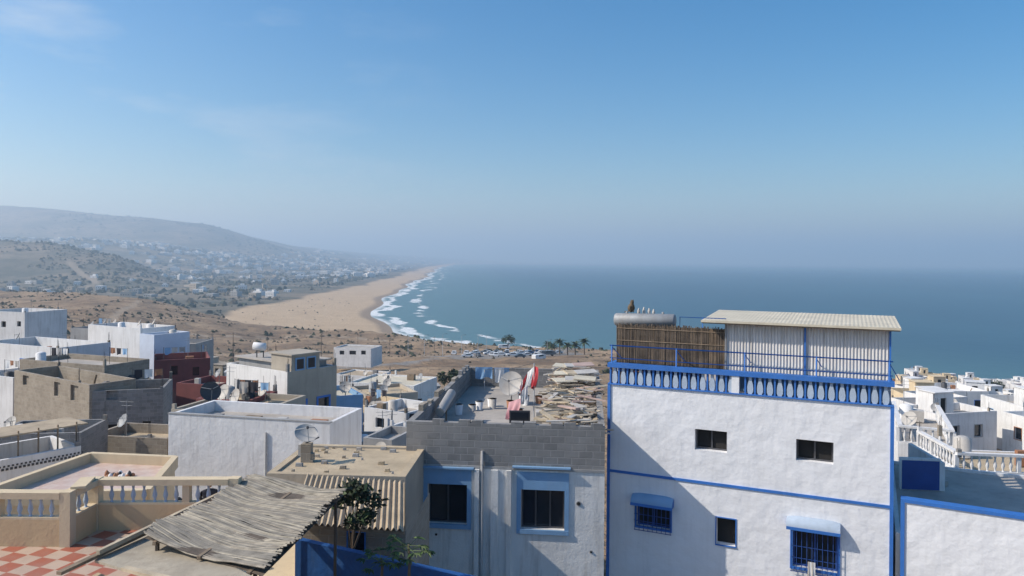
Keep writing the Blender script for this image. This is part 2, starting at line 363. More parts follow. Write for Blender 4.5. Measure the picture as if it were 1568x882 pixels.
polar('ground',3,1.022,60000,.16,terrain,gm,{
 'sand':sandm,'wet':lambda x,y,z:smt((16-(coast(y)-x))/9)*smt((y-430)/80),
 'green':lambda x,y,z:smt((y-np.interp(x,EX,EY)-60)/120)*(1-sandm(x,y,z)),
 'track':lambda x,y,z:np.maximum.reduce([tr1(x,y,z)*.6,tr2(x,y,z)*.7,tr3(x,y,z)*.8,tr4(x,y,z)*.8]),
 'road':lambda x,y,z:np.maximum(road(x,y,z),park(x,y,z)*.9)})
sm,nt,p,L=base('sea_water'); g=nd(nt,'ShaderNodeNewGeometry'); v=g.outputs['Position']; s_=attr(nt,'shore')
big=noise(nt,mapping(nt,v,(.7,.25,1)),.004,5,.6)
deep=mixc(nt,ramp(nt,big,.35,.65),(.012,.055,.088),(.019,.074,.107))
c=mixc(nt,ramp(nt,s_,0,380,1,0),deep,(.07,.155,.155))
wn=noise(nt,v,.010,4,.6); ph=math_(nt,'ADD',math_(nt,'MULTIPLY',s_,.15),math_(nt,'MULTIPLY',wn,12.))
wv=math_(nt,'SINE',ph); lim=ramp(nt,s_,6,110,.05,1.3); gaps=noise(nt,mapping(nt,v,(1,.5,1)),.025,4,.6)
lim=math_(nt,'ADD',lim,ramp(nt,gaps,.35,.65,.75,-.25))
foam=ramp(nt,math_(nt,'SUBTRACT',wv,lim),0.,.35); fn_=noise(nt,v,.25,5,.7); foam=math_(nt,'MULTIPLY',foam,ramp(nt,fn_,.3,.5,.2,1)); foam=math_(nt,'MULTIPLY',foam,ramp(nt,s_,90,150,1,0))
edge=math_(nt,'MULTIPLY',ramp(nt,math_(nt,'ADD',s_,math_(nt,'MULTIPLY',fn_,14.)),9,16,.8,0),ramp(nt,gaps,.3,.5,.3,1)); foam=math_(nt,'MAXIMUM',foam,edge)
c=mixc(nt,foam,c,(.76,.78,.78)); L.new(c,p.inputs['Base Color'])
L.new(ramp(nt,foam,0,1,.32,.9),p.inputs['Roughness']); p.inputs['IOR'].default_value=1.33
b=nd(nt,'ShaderNodeBump'); b.inputs['Strength'].default_value=.4; b.inputs['Distance'].default_value=1.
L.new(math_(nt,'ADD',noise(nt,mapping(nt,v,(1,.45,1)),.12,5,.6),noise(nt,v,.02,3,.5)),b.inputs['Height']); L.new(b.outputs[0],p.inputs['Normal'])
polar('sea',120,1.02,90000,.2,lambda x,y:x*0,sm,{'shore':lambda x,y,z:np.maximum(x-coast(y),0)})
# ------------------------------------------------ vegetation masses
def blobs(name,P,S,mats,seed=1):
    rs=np.random.RandomState(seed); n=len(P)
    bv=np.array([(1,0,0),(.3,.95,.1),(-.8,.6,0),(-.8,-.6,.1),(.3,-.95,0),(.55,.4,.75),(-.6,.2,.8),(0,-.65,.8),(.05,.05,1.15)])
    bf=np.array([(0,1,5),(1,2,6),(2,3,6),(3,4,7),(4,0,5),(1,6,5),(3,7,6),(4,5,7),(5,6,8),(6,7,8),(7,5,8)])
    V=bv[None]*(.65+.7*rs.rand(n,9,1)); a=rs.rand(n)*6.28; ca,sa=np.cos(a),np.sin(a)
    X=V[:,:,0]*ca[:,None]-V[:,:,1]*sa[:,None];Y=V[:,:,0]*sa[:,None]+V[:,:,1]*ca[:,None]
    V=np.stack([X,Y,V[:,:,2]],2)*S[:,None,:]+P[:,None,:]
    Fc=(bf[None]+np.arange(n)[:,None,None]*9).reshape(-1,3)
    me=bpy.data.meshes.new(name); me.from_pydata(V.reshape(-1,3).tolist(),[],Fc.tolist())
    for m in mats: me.materials.append(m)
    me.polygons.foreach_set('material_index',np.repeat(rs.randint(0,len(mats),n),11)); me.update()
    o=bpy.data.objects.new(name,me); sc.collection.objects.link(o); return o
LG1=M('shrub_green',(.06,.07,.035),.9,.5,.3,0,5); LG2=M('shrub_olive',(.12,.095,.055),.9,.4,.3,0,5); LG3=M('shrub_dark',(.035,.042,.022),.9,.4,.3,0,5)
def scatter(n,xr,yr,cond,smin,smax,seed,flat=.6):
    rs=np.random.RandomState(seed); x=rs.uniform(*xr,n);y=rs.uniform(*yr,n)
    z=terrain(x,y); k=cond(x,y,z)&(z>1); x,y,z=x[k],y[k],z[k]; s=smin+(smax-smin)*rs.rand(len(x))**2.5
    return np.stack([x,y,z-.1*s],1),np.stack([s,s,s*(flat+.5*rs.rand(len(x)))],1)
ye=lambda x:np.interp(x,EX,EY)
P1,S1=scatter(14000,(-420,60),(110,640),lambda x,y,z:(y<ye(x)+60)&(fbm(x/24,y/24)>-.03)&(park(x,y,z)<.1)&(road(x,y,z)<.1)&(tr2(x,y,z)<.1)&(tr3(x,y,z)<.1)&(sandm(x,y,z)<.1)&~((y<180)&(x>-70)),.2,1.4,5)
blobs('scrub_bushes',P1,S1,[LG1,LG2,LG3,LG2],2)
P2,S2=scatter(16000,(-1500,-200),(600,2400),lambda x,y,z:(y>ye(x)+40)&(sandm(x,y,z)<.05)&(fbm(x/110,y/110)>-.02)&(tr1(x,y,z)<.1)&(coast(y)-x>130),1.5,5.5,6)
blobs('valley_trees',P2,S2,[LG1,LG3,LG2],3)
P3,S3=scatter(3500,(-2600,-500),(2300,4600),lambda x,y,z:(fbm(x/300,y/300)>0)&(coast(y)-x>200),4,11,8,.4)
blobs('hillside_trees',P3,S3,[LG1,LG3],4)
def town(name,n,xr,yr,cond,smin,smax,mats,seed,hk=1.):
    rs=np.random.RandomState(seed); x=rs.uniform(*xr,n);y=rs.uniform(*yr,n);z=terrain(x,y);k=cond(x,y,z)&(z>2)
    mb=MB()
    for a,b_,c_ in zip(x[k],y[k],z[k]):
        w=random.uniform(smin,smax);d=random.uniform(smin,smax);h=random.choice((4,7,7,10))*random.uniform(.8,1.1)*hk; m=random.choice(mats)
        t=random.uniform(-.4,.4);ct,st=math.cos(t),math.sin(t)
        def Q(u,v_,zz):return(a+u*ct-v_*st,b_+u*st+v_*ct,c_+zz)
        mb.hexa([Q(-w/2,-d/2,-3),Q(w/2,-d/2,-3),Q(w/2,d/2,-3),Q(-w/2,d/2,-3),Q(-w/2,-d/2,h),Q(w/2,-d/2,h),Q(w/2,d/2,h),Q(-w/2,d/2,h)],m)
        for fl in range(int(h//3.3)):
            for q in range(int(w//3)):
                uu=-w/2+1+q*3; mb.poly([Q(uu,-d/2-.05,1+fl*3.2),Q(uu+1.1,-d/2-.05,1+fl*3.2),Q(uu+1.1,-d/2-.05,2.4+fl*3.2),Q(uu,-d/2-.05,2.4+fl*3.2)],DARK)
        if random.random()<.4: mb.hexa([Q(-w/4,-d/4,h),Q(w/5,-d/4,h),Q(w/5,d/4,h),Q(-w/4,d/4,h),Q(-w/4,-d/4,h+2.6),Q(w/5,-d/4,h+2.6),Q(w/5,d/4,h+2.6),Q(-w/4,d/4,h+2.6)],m)
    mb.done(name)
FW=[M('far_white_wall',(.74,.72,.69),.9,.1,.1,0,5),M('far_white_wall',(.7,.7,.7)),M('far_tan_wall',(.48,.40,.31),.9,.1,.1,0,5),M('far_grey_wall',(.38,.37,.35),.9,.1,.1,0,5)]
town('distant_town',800,(-1300,-330),(2200,4600),lambda x,y,z:(coast(y)-x>150)&(fbm(x/250,y/250)>-.1),10,28,FW,11,1.15)
town('hilltop_town',560,(-2000,-800),(2650,3500),lambda x,y,z:fbm(x/200,y/200)>-.04,12,30,FW,12,1.15)
town('valley_hamlet',90,(-800,-330),(900,2000),lambda x,y,z:(coast(y)-x>150)&(tr1(x,y,z)<.1),6,15,FW,13)
town('far_bay_town',320,(-1700,800),(5500,12200),lambda x,y,z:coast(y)-x>160,24,60,FW,14,1.4)
town('beach_resort',26,(-560,-370),(1900,2700),lambda x,y,z:coast(y)-x>150,16,36,FW[:2],15,1.1)
Pb,Sb=scatter(500,(-330,-110),(500,1100),lambda x,y,z:(sandm(x,y,z)>.8)&(coast(y)-x>25),.3,1.1,15,.5)
blobs('beach_seaweed_clumps',Pb[:150],Sb[:150],[LG3,M('driftwood_brown',(.14,.09,.06),.9)],9)
# ------------------------------------------------ trees & plants
def palm(loc,h,seed):
    r=random.Random(seed); mb=MB(); 
    pts=[(0.15*math.sin(i*.5),0.1*i*.2,h*i/6-.3) for i in range(7)]
    mb.tube(pts,[.32,.26,.24,.22,.22,.24,.3],BARK,8); top=Vector(pts[-1])
    for k in range(36):
        a=k*2.399; el=r.uniform(-.4,1.2); ln=r.uniform(2.6,3.5); d=Vector((math.cos(a)*math.cos(el),math.sin(a)*math.cos(el),math.sin(el)))
        side=Vector((-math.sin(a),math.cos(a),0)); prev=None
        for i in range(8):
            t=i/7; q=top+d*ln*t+Vector((0,0,-1.5*t*t)); 
            if prev is not None:
                for sg in (-1,1):
                    wd=.55*math.sin(math.pi*min(1,t+.12))+.05
                    mb.poly([prev,q,q+side*sg*wd*.8+d*.25+Vector((0,0,-.28)),prev+side*sg*wd*.5+Vector((0,0,-.1))],LEAF if r.random()<.7 else LG1)
            prev=q
    mb.done('palm_tree',loc,r.random()*6)
for px,d in ((846,290),(857,294),(869,286),(881,291),(895,284),(838,300)):
    q=W(px,540,d); palm((q.x,q.y,tz(q.x,q.y)),random.uniform(3.8,5.4),int(px))
def tree(name,loc,h,cr,nleaf,leaf,mats,seed,trunk=.5,tr=.12):
    r=random.Random(seed); mb=MB(); th=h*trunk
    mb.tube([(0,0,-.3),(r.uniform(-.1,.1)*h*.3,0,th*.5),(0,r.uniform(-.1,.1)*h*.3,th)],[tr,tr*.8,tr*.6],BARK,7)
    cl=[]
    for k in range(9):
        a=r.random()*6.28; e=r.uniform(.1,1.3); rr=cr*r.uniform(.45,.95)
        q=Vector((math.cos(a)*math.cos(e)*rr,math.sin(a)*math.cos(e)*rr,th+(h-th)*(.25+.6*math.sin(e)))); cl.append((q,cr*r.uniform(.3,.5)))
        mb.tube([(0,0,th*.8),tuple(q*.6+Vector((0,0,th*.35))),q],[tr*.5,tr*.3,tr*.12],BARK,5)
    for i in range(nleaf):
        c_,rad=r.choice(cl); d=Vector((r.gauss(0,1),r.gauss(0,1),r.gauss(0,.8))).normalized()*rad*r.random()**.4
        q=c_+d; a=Vector((r.gauss(0,1),r.gauss(0,1),r.gauss(0,.5))).normalized()*leaf*r.uniform(.6,1.3); b_=a.cross(Vector((r.gauss(0,1),r.gauss(0,1),r.gauss(0,1)))).normalized()*leaf*.45
        mb.poly([q-a,q-b_,q+a,q+b_],r.choice(mats))
    return mb.done(name,loc)
for px,py,d,h,cr in ((778,524,315,7,3.4),(300,520,170,4,2.2),(545,590,95,3,1.5),(690,585,120,3.5,1.8),(1522,612,235,6,3),(1498,605,240,5,3),(1540,640,190,4,2.2),(1392,560,250,4,2),(668,600,90,2.5,1.4),(220,525,150,3.5,2)):
    q=W(px,py,d); tree('broadleaf_tree',(q.x,q.y,tz(q.x,q.y)),h,cr,500,.4,[LEAF,LG1,LG3],int(px))
q=W(540,800,16.0); tree('courtyard_tree',(q.x,q.y,q.z-2.2),3.1,.62,760,.085,[LEAF,LG3,LG3],5,.62,.045)
def leafy_plant(loc,h,n,seed):
    r=random.Random(seed); mb=MB(); mb.tube([(0,0,-.6),(.03,0,h*.5),(0,.02,h)],[.035,.028,.02],BARK,6)
    for k in range(n):
        a=k*2.4; z=h*(.65+.35*k/n); ln=r.uniform(.22,.38); e=r.uniform(-.1,.6); d=Vector((math.cos(a)*math.cos(e),math.sin(a)*math.cos(e),math.sin(e)))
        q=Vector((0,0,z)); t=q+d*ln; mb.tube([q,t],.006,LEAF2,4); side=Vector((-math.sin(a),math.cos(a),0))
        for sg in (-1.1,-.55,0,.55,1.1):
            dd=(d*math.cos(sg)+side*math.sin(sg)); l=.17*r.uniform(.8,1.2); nn=side*math.cos(sg)-d*math.sin(sg)
            mb.poly([t,t+dd*l*.5+nn*.035,t+dd*l+Vector((0,0,-.05)),t+dd*l*.5-nn*.035],r.choice((LEAF2,LEAF)))
    mb.done('papaya_plant',loc)
for px,py,d,h in ((625,874,14.2,.5),(583,878,14.6,.3)):
    q=W(px,py,d); leafy_plant((q.x,q.y,q.z),h,14,int(px))
# ------------------------------------------------ MAIN white & blue house
f=facade(932,24.0,1367,20.6,650); zb=44.0
ops=[]
ops.append(op(f,1064,659,1113,691,zb,dep=.28,back=DARK,sash=ALU,n=2))
ops.append(op(f,1219,675,1276,708,zb,dep=.28,back=DARK,sash=ALU,n=2))
ops.append(op(f,975,774,1026,808,zb,frame=(BLUE,.06,.03),sash=DKBLUE,n=2,grille=DKBLUE,gn=8))
ops.append(op(f,1097,794,1126,835,zb,frame=(BLUE,.03,.02),dep=.25,back=DARK))
ops.append(op(f,1214,812,1282,872,zb,frame=(BLUE,.07,.03),sash=DKBLUE,n=2,grille=DKBLUE,gn=9))
mb=MB(); zw=f.uz(932,588)[1]-zb
zt=f.uz(932,556)[1]-zb; Lw=f.L
shell(mb,Lw,9,0,zw,WHITE,{0:ops},ph=.05,pt=.3,roofm=CONC)
mb.box(-.03,-.05,zw,Lw+.03,.18,zw+.04,BLUE)
mb.box(-.04,-.06,zt-.12,Lw+.04,.2,zt+.02,BLUE)
up=f.uz(1126,600)[0]
mb.box(up-.11,-.03,zw+.04,up+.11,.17,zt-.12,WHITE)
u=.02; hgt=zt-.12-zw-.04
while u<Lw-.1:
    if abs(u-up)>.22:
        mb.box(u,.0,zw+.04,u+.05,.13,zt-.12,BLUE)
        c=u+.165; wd=[.05,.085,.09,.075,.04,.04,.06]; hz=[0,.15,.35,.55,.8,.92,1.]
        for a in range(6):
            z0_=zw+.04+hgt*hz[a]; z1_=zw+.04+hgt*hz[a+1]
            mb.hexa([(c-wd[a],.02,z0_),(c+wd[a],.02,z0_),(c+wd[a],.1,z0_),(c-wd[a],.1,z0_),(c-wd[a+1],.02,z1_),(c+wd[a+1],.02,z1_),(c+wd[a+1],.1,z1_),(c-wd[a+1],.1,z1_)],SLAT)
    u+=.28
mb.box(.1,.75,zw,Lw*.35,.8,zt+.05,DKBLUE); mb.box(Lw*.4,.75,zw,Lw-.1,.8,zt-.1,LBLUE)
for xx in (0.,Lw-.14):
    mb.box(xx,.2,zt-.12,xx+.14,9,zt+.02,BLUE)
    for i in range(22): mb.box(xx+.03,.4+i*.4,zw,xx+.11,.56+i*.4,zt-.12,SLAT)
zl=f.uz(932,722)[1]-zb; zl2=f.uz(1366,774)[1]-zb; zl=(zl+zl2)/2
mb.box(-.03,-.035,zl-.04,Lw+.03,-.002,zl+.04,BLUE)
mb.box(-.035,-.04,0,.06,-.003,zw,BLUE); mb.box(Lw-.06,-.04,0,Lw+.035,-.003,zw,BLUE)
for x0,y0,x1,y1,hm_ in ((969,757,1032,780,LBLUE),(1205,793,1287,818,SLAT)):
    a0,za=f.uz(x0,y0+8);a1,_=f.uz(x1,y0+8); zm=f.uz((x0+x1)/2,y0)[1]-zb
    mb.sheet(lambda s,t:(a0+(a1-a0)*s,-.3*math.sin(t*1.57)-.005,zm-.26*(1-math.cos(t*1.57))-.05*(2*s-1)**4),14,8,hm_)
    for aa in (a0,a1): mb.poly([(aa,-.005,zm-.05),(aa,-.12,zm-.07),(aa,-.22,zm-.13),(aa,-.29,zm-.25),(aa,-.305,zm-.31),(aa,-.005,zm-.31)],BLUE)
    mb.box(a0,-.312,zm-.34,a1,-.298,zm-.25,BLUE)
zr=f.uz(936,529)[1]-zb; zr2=f.uz(936,548)[1]-zb
mb.tube([(0,.05,zr),(Lw,.05,zr)],.022,BLUE,6); mb.tube([(0,.05,zr2),(Lw,.05,zr2)],.016,BLUE,6)
for px in (936,1035,1140,1250,1362):
    uu=f.uz(px,560)[0]; mb.tube([(uu,.05,zt),(uu,.05,zr+.02)],.022,BLUE,6); mb.tube([(uu,.07,zr-.05),(uu+.28,.6,zt)],.014,BLUE,5)
ua=f.uz(1036,490)[0]; ub=f.uz(1108,490)[0]; zp_=f.uz(1036,487)[1]-zb
mb.tube([(ua,.5,zt),(ua,.5,zp_),(ub,.5,zp_)],.018,BLUE,6); mb.tube([((ua+ub)/2,.5,zt),((ua+ub)/2,.5,zp_)],.018,BLUE,6)
u0=f.uz(939,520)[0];u1=f.uz(1107,520)[0]; zs=f.uz(1020,503)[1]-zb+.06
mb.box(u0,.475,zt-.2,u1,.485,zs-.05,REEDD)
r=random.Random(4); u=u0
while u<u1:
    mb.tube([(u,.45+r.uniform(-.015,.015),zt-.2),(u+r.uniform(-.02,.02),.45,zs+r.uniform(-.08,.03))],.013,r.choice((REEDD,REEDD,REEDM,REEDM,WOOD)),4,False); u+=.017
for zz in (zs-.15,zs-.55): mb.beam((u0,.43,zz),(u1,.43,zz),.015,.025,WOOD)
s0=f.uz(1109,520)[0]; s1=f.uz(1364,530)[0]; zh=f.uz(1109,493)[1]-zb; y0=.32
def corr(s,t): 
    x=s0+(s1-s0)*s; return (x,y0+.012*math.sin(x*2*math.pi/.09),zt-.15+(zh-zt+.15)*t)
mb.sheet(corr,520,1,PANEL,False)
mb.box(s1-.02,y0,zt-.15,s1,4.2,zh,PANEL); mb.box(s0,y0+.03,zt-.15,s0+.03,4.2,zh,PANEL)
for px in (1109,1232,1364):
    uu=f.uz(px,530)[0]; mb.box(uu-.025,y0-.06,zt,uu+.025,y0-.02,zh,BLUE if px>1109 else STEEL)
mb.box(s0,y0-.05,zh-.06,s1,y0-.026,zh,TINW)
r0=f.uz(1074,490)[0]; r1=f.uz(1380,500)[0]
def rf(s,t):
    x=r0+(r1-r0)*s; return (x,-.05+3.4*t,zh+.03+.12*t+.004*math.sin(x*2*math.pi/.11))
mb.sheet(rf,330,4,TINW,True)
mb.sheet(lambda s,t:(lambda q:(q[0],q[1],q[2]-.05))(rf(s,t)),330,4,WOOD,True)
mb.box(r0,-.056,zh-.03,r1,-.05,zh+.036,TINW); mb.box(r0-.006,-.05,zh-.03,r0,3.3,zh+.036,TINW)
for yy in (.0,1.2,2.4): mb.beam((r0+.02,yy,zh-.045),(r1-.02,yy,zh-.045),.04,.04,WOOD)
ut=f.uz(1243,860)[0]; zt_=f.uz(1243,858)[1]-zb
for k in range(4): mb.sheet(lambda s,t:(ut-.1+.05*(k+s),-.15-.02*math.sin((k+s)*3)*t,zt_-.45*t),3,4,(PALE_GREY,WHC)[k%2])
mb.done('white_blue_house',(f.o.x,f.o.y,zb),f.yaw)
fA=f
def onA(px,py,off):
    n=Vector((-fA.d.y,fA.d.x)); w=W(px,py,1); t=(fA.o.dot(n)+off)/(Vector((w.x,w.y)).dot(n)); return W(px,py,t)
a=onA(942,489,.9);b_=onA(1034,491,.9); mb=MB(); R=.215; d=(b_-a).normalized()
mb.tube([a-d*.02,a,a+d*.04,b_-d*.04,b_,b_+d*.02],[.1,R*.85,R,R,R*.85,.1],STEEL,20)
for t in (.2,.8):
    q=a.lerp(b_,t); 
    for sg in (-1,1): mb.beam(q+Vector((0,sg*.1,-.1)),q+Vector((0,sg*.22,-1.7)),.04,.04,IRON)
    mb.tube([q+Vector((0,0,R)),q+Vector((0,0,R+.06))],.04,STEEL,8)
mb.beam(a.lerp(b_,.1)+Vector((0,0,-.24)),a.lerp(b_,.9)+Vector((0,0,-.24)),.4,.05,IRON)
mb.done('water_tank')
mb=MB(); q=onA(967,478,1.0)
mb.tube([q+Vector((-.02,0,0)),q+Vector((-.02,0,.05)),q+Vector((-.01,0,.14)),q+Vector((0,0,.23)),q+Vector((.01,0,.28)),q+Vector((.015,0,.33)),q+Vector((.02,0,.385)),q+Vector((.02,0,.41))],[.03,.10,.125,.10,.06,.065,.05,.015],M('cat_fur',(.13,.095,.06),.9,.4,9,.2,40),12)
for sg in (-.035,.035): mb.tube([q+Vector((sg+.02,-.01,.385)),q+Vector((sg*1.3+.02,-.01,.43))],[.02,.002],MC['cat_fur'],6)
for sg in (-.04,.04): mb.tube([q+Vector((sg,-.09,.2)),q+Vector((sg,-.11,0))],[.03,.02],MC['cat_fur'],6)
mb.tube([q+Vector((-.1,.02,.02)),q+Vector((-.2,.0,.02)),q+Vector((-.25,-.04,.0))],[.025,.02,.01],MC['cat_fur'],6)
mb.done('sitting_cat')
for px,h in ((978,.2),(986,.24),(994,.2),(1001,.17)):
    mb=MB(); q=onA(px,479,1.3); mb.lathe(q-Vector((0,0,.05)),[(.045,0),(.05,.02),(.05,h*.6),(.03,h*.8),(.022,h),(.0,h+.01)],PALE_GREY,10); mb.done('plastic_jug')
for dx in (-.35,.15):
    mb=MB(); q=onA(969,588,.35); mb.lathe(q+Vector((dx,0,0)),[(.14,0),(.19,.1),(.19,.3),(.15,.36),(.17,.4)],TERRA,12); mb.done('terracotta_pot')
# ------------------------------------------------ lower right: blue-topped wall, lower terrace with blue gate wall
f2=facade(1381,20.4,1640,18.6,765); zb=44.; zt=f2.uz(1381,765)[1]-zb; mb=MB()
mb.wall((0,0),(f2.L,0),0,zt-.06,[],WHITE); mb.wall((f2.L,.25),(0,.25),0,zt-.06,[],WHITE); mb.wall((0,.25),(0,0),0,zt-.06,[],WHITE)
mb.box(-.03,-.04,zt-.06,f2.L,.29,zt+.03,BLUE); mb.box(-.03,-.04,0,.07,-.003,zt-.06,BLUE)
mb.done('white_boundary_wall',(f2.o.x,f2.o.y,zb),f2.yaw)
f3=facade(1372,20.9,1680,18.9,757); fg=facade(1372,24.9,1660,24.2,757); zf3=fg.uz(1450,757)[1]; mb=MB()
shell(mb,f3.L,8.5,0,zf3+.1-44,WHITED,{},ph=.1,pt=.12,roofm=CONC)
mb.done('lower_terrace_house',(f3.o.x,f3.o.y,44),f3.yaw)
mb=MB(); ua=fg.uz(1384,730)[0]; ub=fg.uz(1447,730)[0]; zg=fg.uz(1415,706)[1]-zf3
mb.box(ua,.3,0,ub,.42,zg,WHITE2); mb.box(ua+.05,.28,.02,ub-.05,.297,zg-.08,DKBLUE)
mb.box(ub+.002,.3,0,ub+.13,3.,zg-.12,WHITE2)
for i in range(3): mb.box(ub+.15,.9+i*.3,0,ub+.5,1.2+i*.3,.17*(i+1),CONC)
mb.done('blue_gate_wall',(fg.o.x,fg.o.y,zf3+.012),fg.yaw)
def balust(mb,A,B,z0,h,m1,m2,sp=.22,cap=.1,base_=.08,th=.16,posts=True,sl=1.,endp=True):
    A=Vector(A);B=Vector(B);d=B-A;L_=d.length;d/=L_
    def bx(u0,u1,za,zz,t,m):
        p=A+d*u0;q=A+d*u1; mb.beam((p.x,p.y,(za+zz)/2),(q.x,q.y,(za+zz)/2),t,zz-za,m)
    bx(0,L_,z0,z0+base_,th,m1); bx(0,L_,z0+h-cap,z0+h,th+.06,m1); n=max(1,int(L_/sp)); hh=h-cap-base_
    for i in range(n+1):
        p=A+d*(L_*i/n)
        if i in (0,n) and not endp: continue
        if (posts and i%8==0) or i==n: mb.box(p.x-.07,p.y-.07,z0+base_,p.x+.07,p.y+.07,z0+h-cap,m1)
        else: mb.lathe((p.x,p.y,z0+base_),[(.05*sl,0),(.03*sl,.12*hh),(.07*sl,.35*hh),(.065*sl,.45*hh),(.03*sl,.75*hh),(.055*sl,hh)],m2,8)
def bhouse(name,pxL,dL,pxR,dR,pyt,dep,ht,wm,bh=.8,roofm=CONC,bm=None,wins=(),**wk):
    fz=facade(pxL,dL,pxR,dR,pyt); zt=fz.uz((pxL+pxR)/2,pyt)[1]; mb=MB(); 
    shell(mb,fz.L,dep,0,ht-bh,wm,{0:[op(fz,*w_,zt-ht,**wk) for w_ in wins]},ph=.05,pt=.15,roofm=roofm)
    for A,B in (((0,.1),(fz.L,.1)),((fz.L-.1,.3),(fz.L-.1,dep)),((.1,.3),(.1,dep))): balust(mb,A,B,ht-bh,bh,wm,bm or wm,.28)
    clutter(mb,fz.L,dep,ht-bh,ht-.2,random.Random(int(pxL)),wm,.8)
    return mb.done(name,(fz.o.x,fz.o.y,zt-ht),fz.yaw),fz
bhouse('balustraded_house',1375,36,1462,35,655,7,8,WHITED,.85,wins=((1395,690,1405,705),(1430,690,1440,705)),frame=(BLUE,.06,.03))
bhouse('balustraded_house',1466,30,1660,29.4,697,4,7,WHITED,.8,roofm=SANDR)
# ------------------------------------------------ block-topped house (centre)
f=facade(622,22.6,926,22.0,700); zb=44.; mb=MB(); zt=f.uz(622,645)[1]-zb; zm=f.uz(622,711)[1]-zb
ops=[op(f,655,741,715,802,zb,frame=(LBLUE,.13,.04),ft=4.0,dep=.2,sash=ALU,n=2),
     op(f,798,750,864,811,zb,frame=(LBLUE,.13,.04),ft=4.0,dep=.2,sash=ALU,n=3)]
shell(mb,f.L,11.6,0,zt,WHITE2,{0:ops},ph=.85,pt=.2,roofm=CONC,topm=(zm,BLOCK))
mb.box(-.04,-.03,zm-.03,f.L,-.002,zm+.04,GREYW)
for a0,a1 in ((645,722),(789,870)):
    ua=f.uz(a0-4,715)[0];ub=f.uz(a1+4,715)[0]; zz=f.uz(a0,714)[1]-zb; mb.box(ua,-.14,zz-.02,ub,-.004,zz+.03,LBLUE)
for a0,a1,pr in ((727,734,.12),(752,763,.12),(763,776,.05),(776,783,.12)):
    ua=f.uz(a0,760)[0];ub=f.uz(a1,760)[0]; mb.box(ua,-pr,0,ub,-.003,zm-.05,WHITE2)
ua=f.uz(738,760)[0]; mb.tube([(ua,-.06,0),(ua,-.06,zm+.1)],.04,GREYW,8)
mb.tube([(ua,-.07,zm+.1),(ua,-.03,zm+.5)],.045,GREYW,8)
for px,py in ((886,771),(668,818),(905,845)):
    uu,z_=f.uz(px,py); mb.tube([(uu,-.03,z_-zb),(uu,.02,z_-zb)],.05 if px==886 else .03,DARK,10); mb.tube([(uu,-.012,z_-zb),(uu,.0,z_-zb)],.075 if px==886 else .045,GREYW,12)
r=random.Random(2)
u=0.
while u<f.L-.4:
    if r.random()<.55: mb.hexa([(u,.0+.01,zt),(u+.36,.01,zt),(u+.36,.17,zt),(u,.17,zt),(u+r.uniform(0,.02),.01,zt+.05+r.random()*.06),(u+.36,.01,zt+.05+r.random()*.06),(u+.36,.17,zt+.08),(u,.17,zt+.08)],BLOCK)
    u+=.4
for i in range(26):
    v_=.3+i*.42
    if r.random()<.5: mb.box(.01,v_,zt,.17,v_+.38,zt+r.uniform(.06,.2),r.choice((BLOCK,BLOCKT)))
mb.done('block_topped_house',(f.o.x,f.o.y,zb),f.yaw)
floorC=zb+zt-.85; fC=f
def onC(u,v,z=0.):
    n=Vector((-fC.d.y,fC.d.x)); q=fC.o+fC.d*u+n*v; return Vector((q.x,q.y,floorC+z))
q=W(783,588,30); mb=MB(); mb.dish(q,.5,(-.25,-.9,.45),PALE_GREY,(q.x,q.y+.15,floorC)); mb.done('satellite_dish')
mb=MB(); A=W(818,556,26.5); B=W(742,566,33); mb.tube([(A.x,A.y,floorC),A],.025,STEEL,6); mb.tube([(B.x,B.y,floorC),B],.025,STEEL,6)
mb.tube([A,A.lerp(B,.5)-Vector((0,0,.12)),B],.008,IRON,4)
def cloth(mb,p,q,h,m,amp=.05,n=14,skew=0.):
    p=Vector(p);q=Vector(q);nn=(q-p).cross(Vector((0,0,1))).normalized()
    mb.sheet(lambda s,t:p.lerp(q,s)+nn*amp*math.sin(s*11+t*3)*t+Vector((skew*t*t,0,-h*t*(1+.1*math.sin(s*7)))),n,8,m)
PINKC=M('pink_cloth',(.6,.33,.35))
cloth(mb,W(818,560,26.6),W(824,563,26.3),.75,REDC,.08,skew=-.1); cloth(mb,W(808,570,27),W(817,562,26.8),.7,WHC,.08,skew=-.12)
cloth(mb,W(801,582,27),W(807,572,27),.55,REDC,.08,skew=-.15); cloth(mb,W(796,592,27),W(800,584,27.2),.5,WHC,.06)
cloth(mb,W(779,616,26),W(797,610,25.5),.6,PINKC,.1,skew=-.1); cloth(mb,W(800,598,26.5),W(808,590,26.5),.5,WHC,.07)
cloth(mb,W(728,562,33),W(754,562,33),.5,BLC); cloth(mb,W(758,564,33),W(772,564,33),.6,WHC); cloth(mb,W(757,563,33.2),W(780,563,33.4),.35,BLC)
mb.done('laundry_line')
mb=MB(); r=random.Random(9)
PK=M('faded_pink_board',(.45,.33,.29),.9,.25,2,.2,20)
for i in range(430):
    u=r.uniform(4.2,5.75); v=r.uniform(.4,10.); z=r.uniform(.05,1.15)*(.8+.2*min(1,v/4)); c=onC(u,v,z); a=r.gauss(0,.5)+(0 if r.random()<.7 else 1.5); l=r.uniform(.3,.9)
    d=Vector((math.cos(a),math.sin(a),r.uniform(-.22,.22)))*l*.75; mb.beam(c-d,c+d,r.uniform(.04,.2),r.uniform(.02,.06),r.choice((WOOD,WOODL,WOODL,PK,TANW,PALE_GREY,PALE_GREY)))
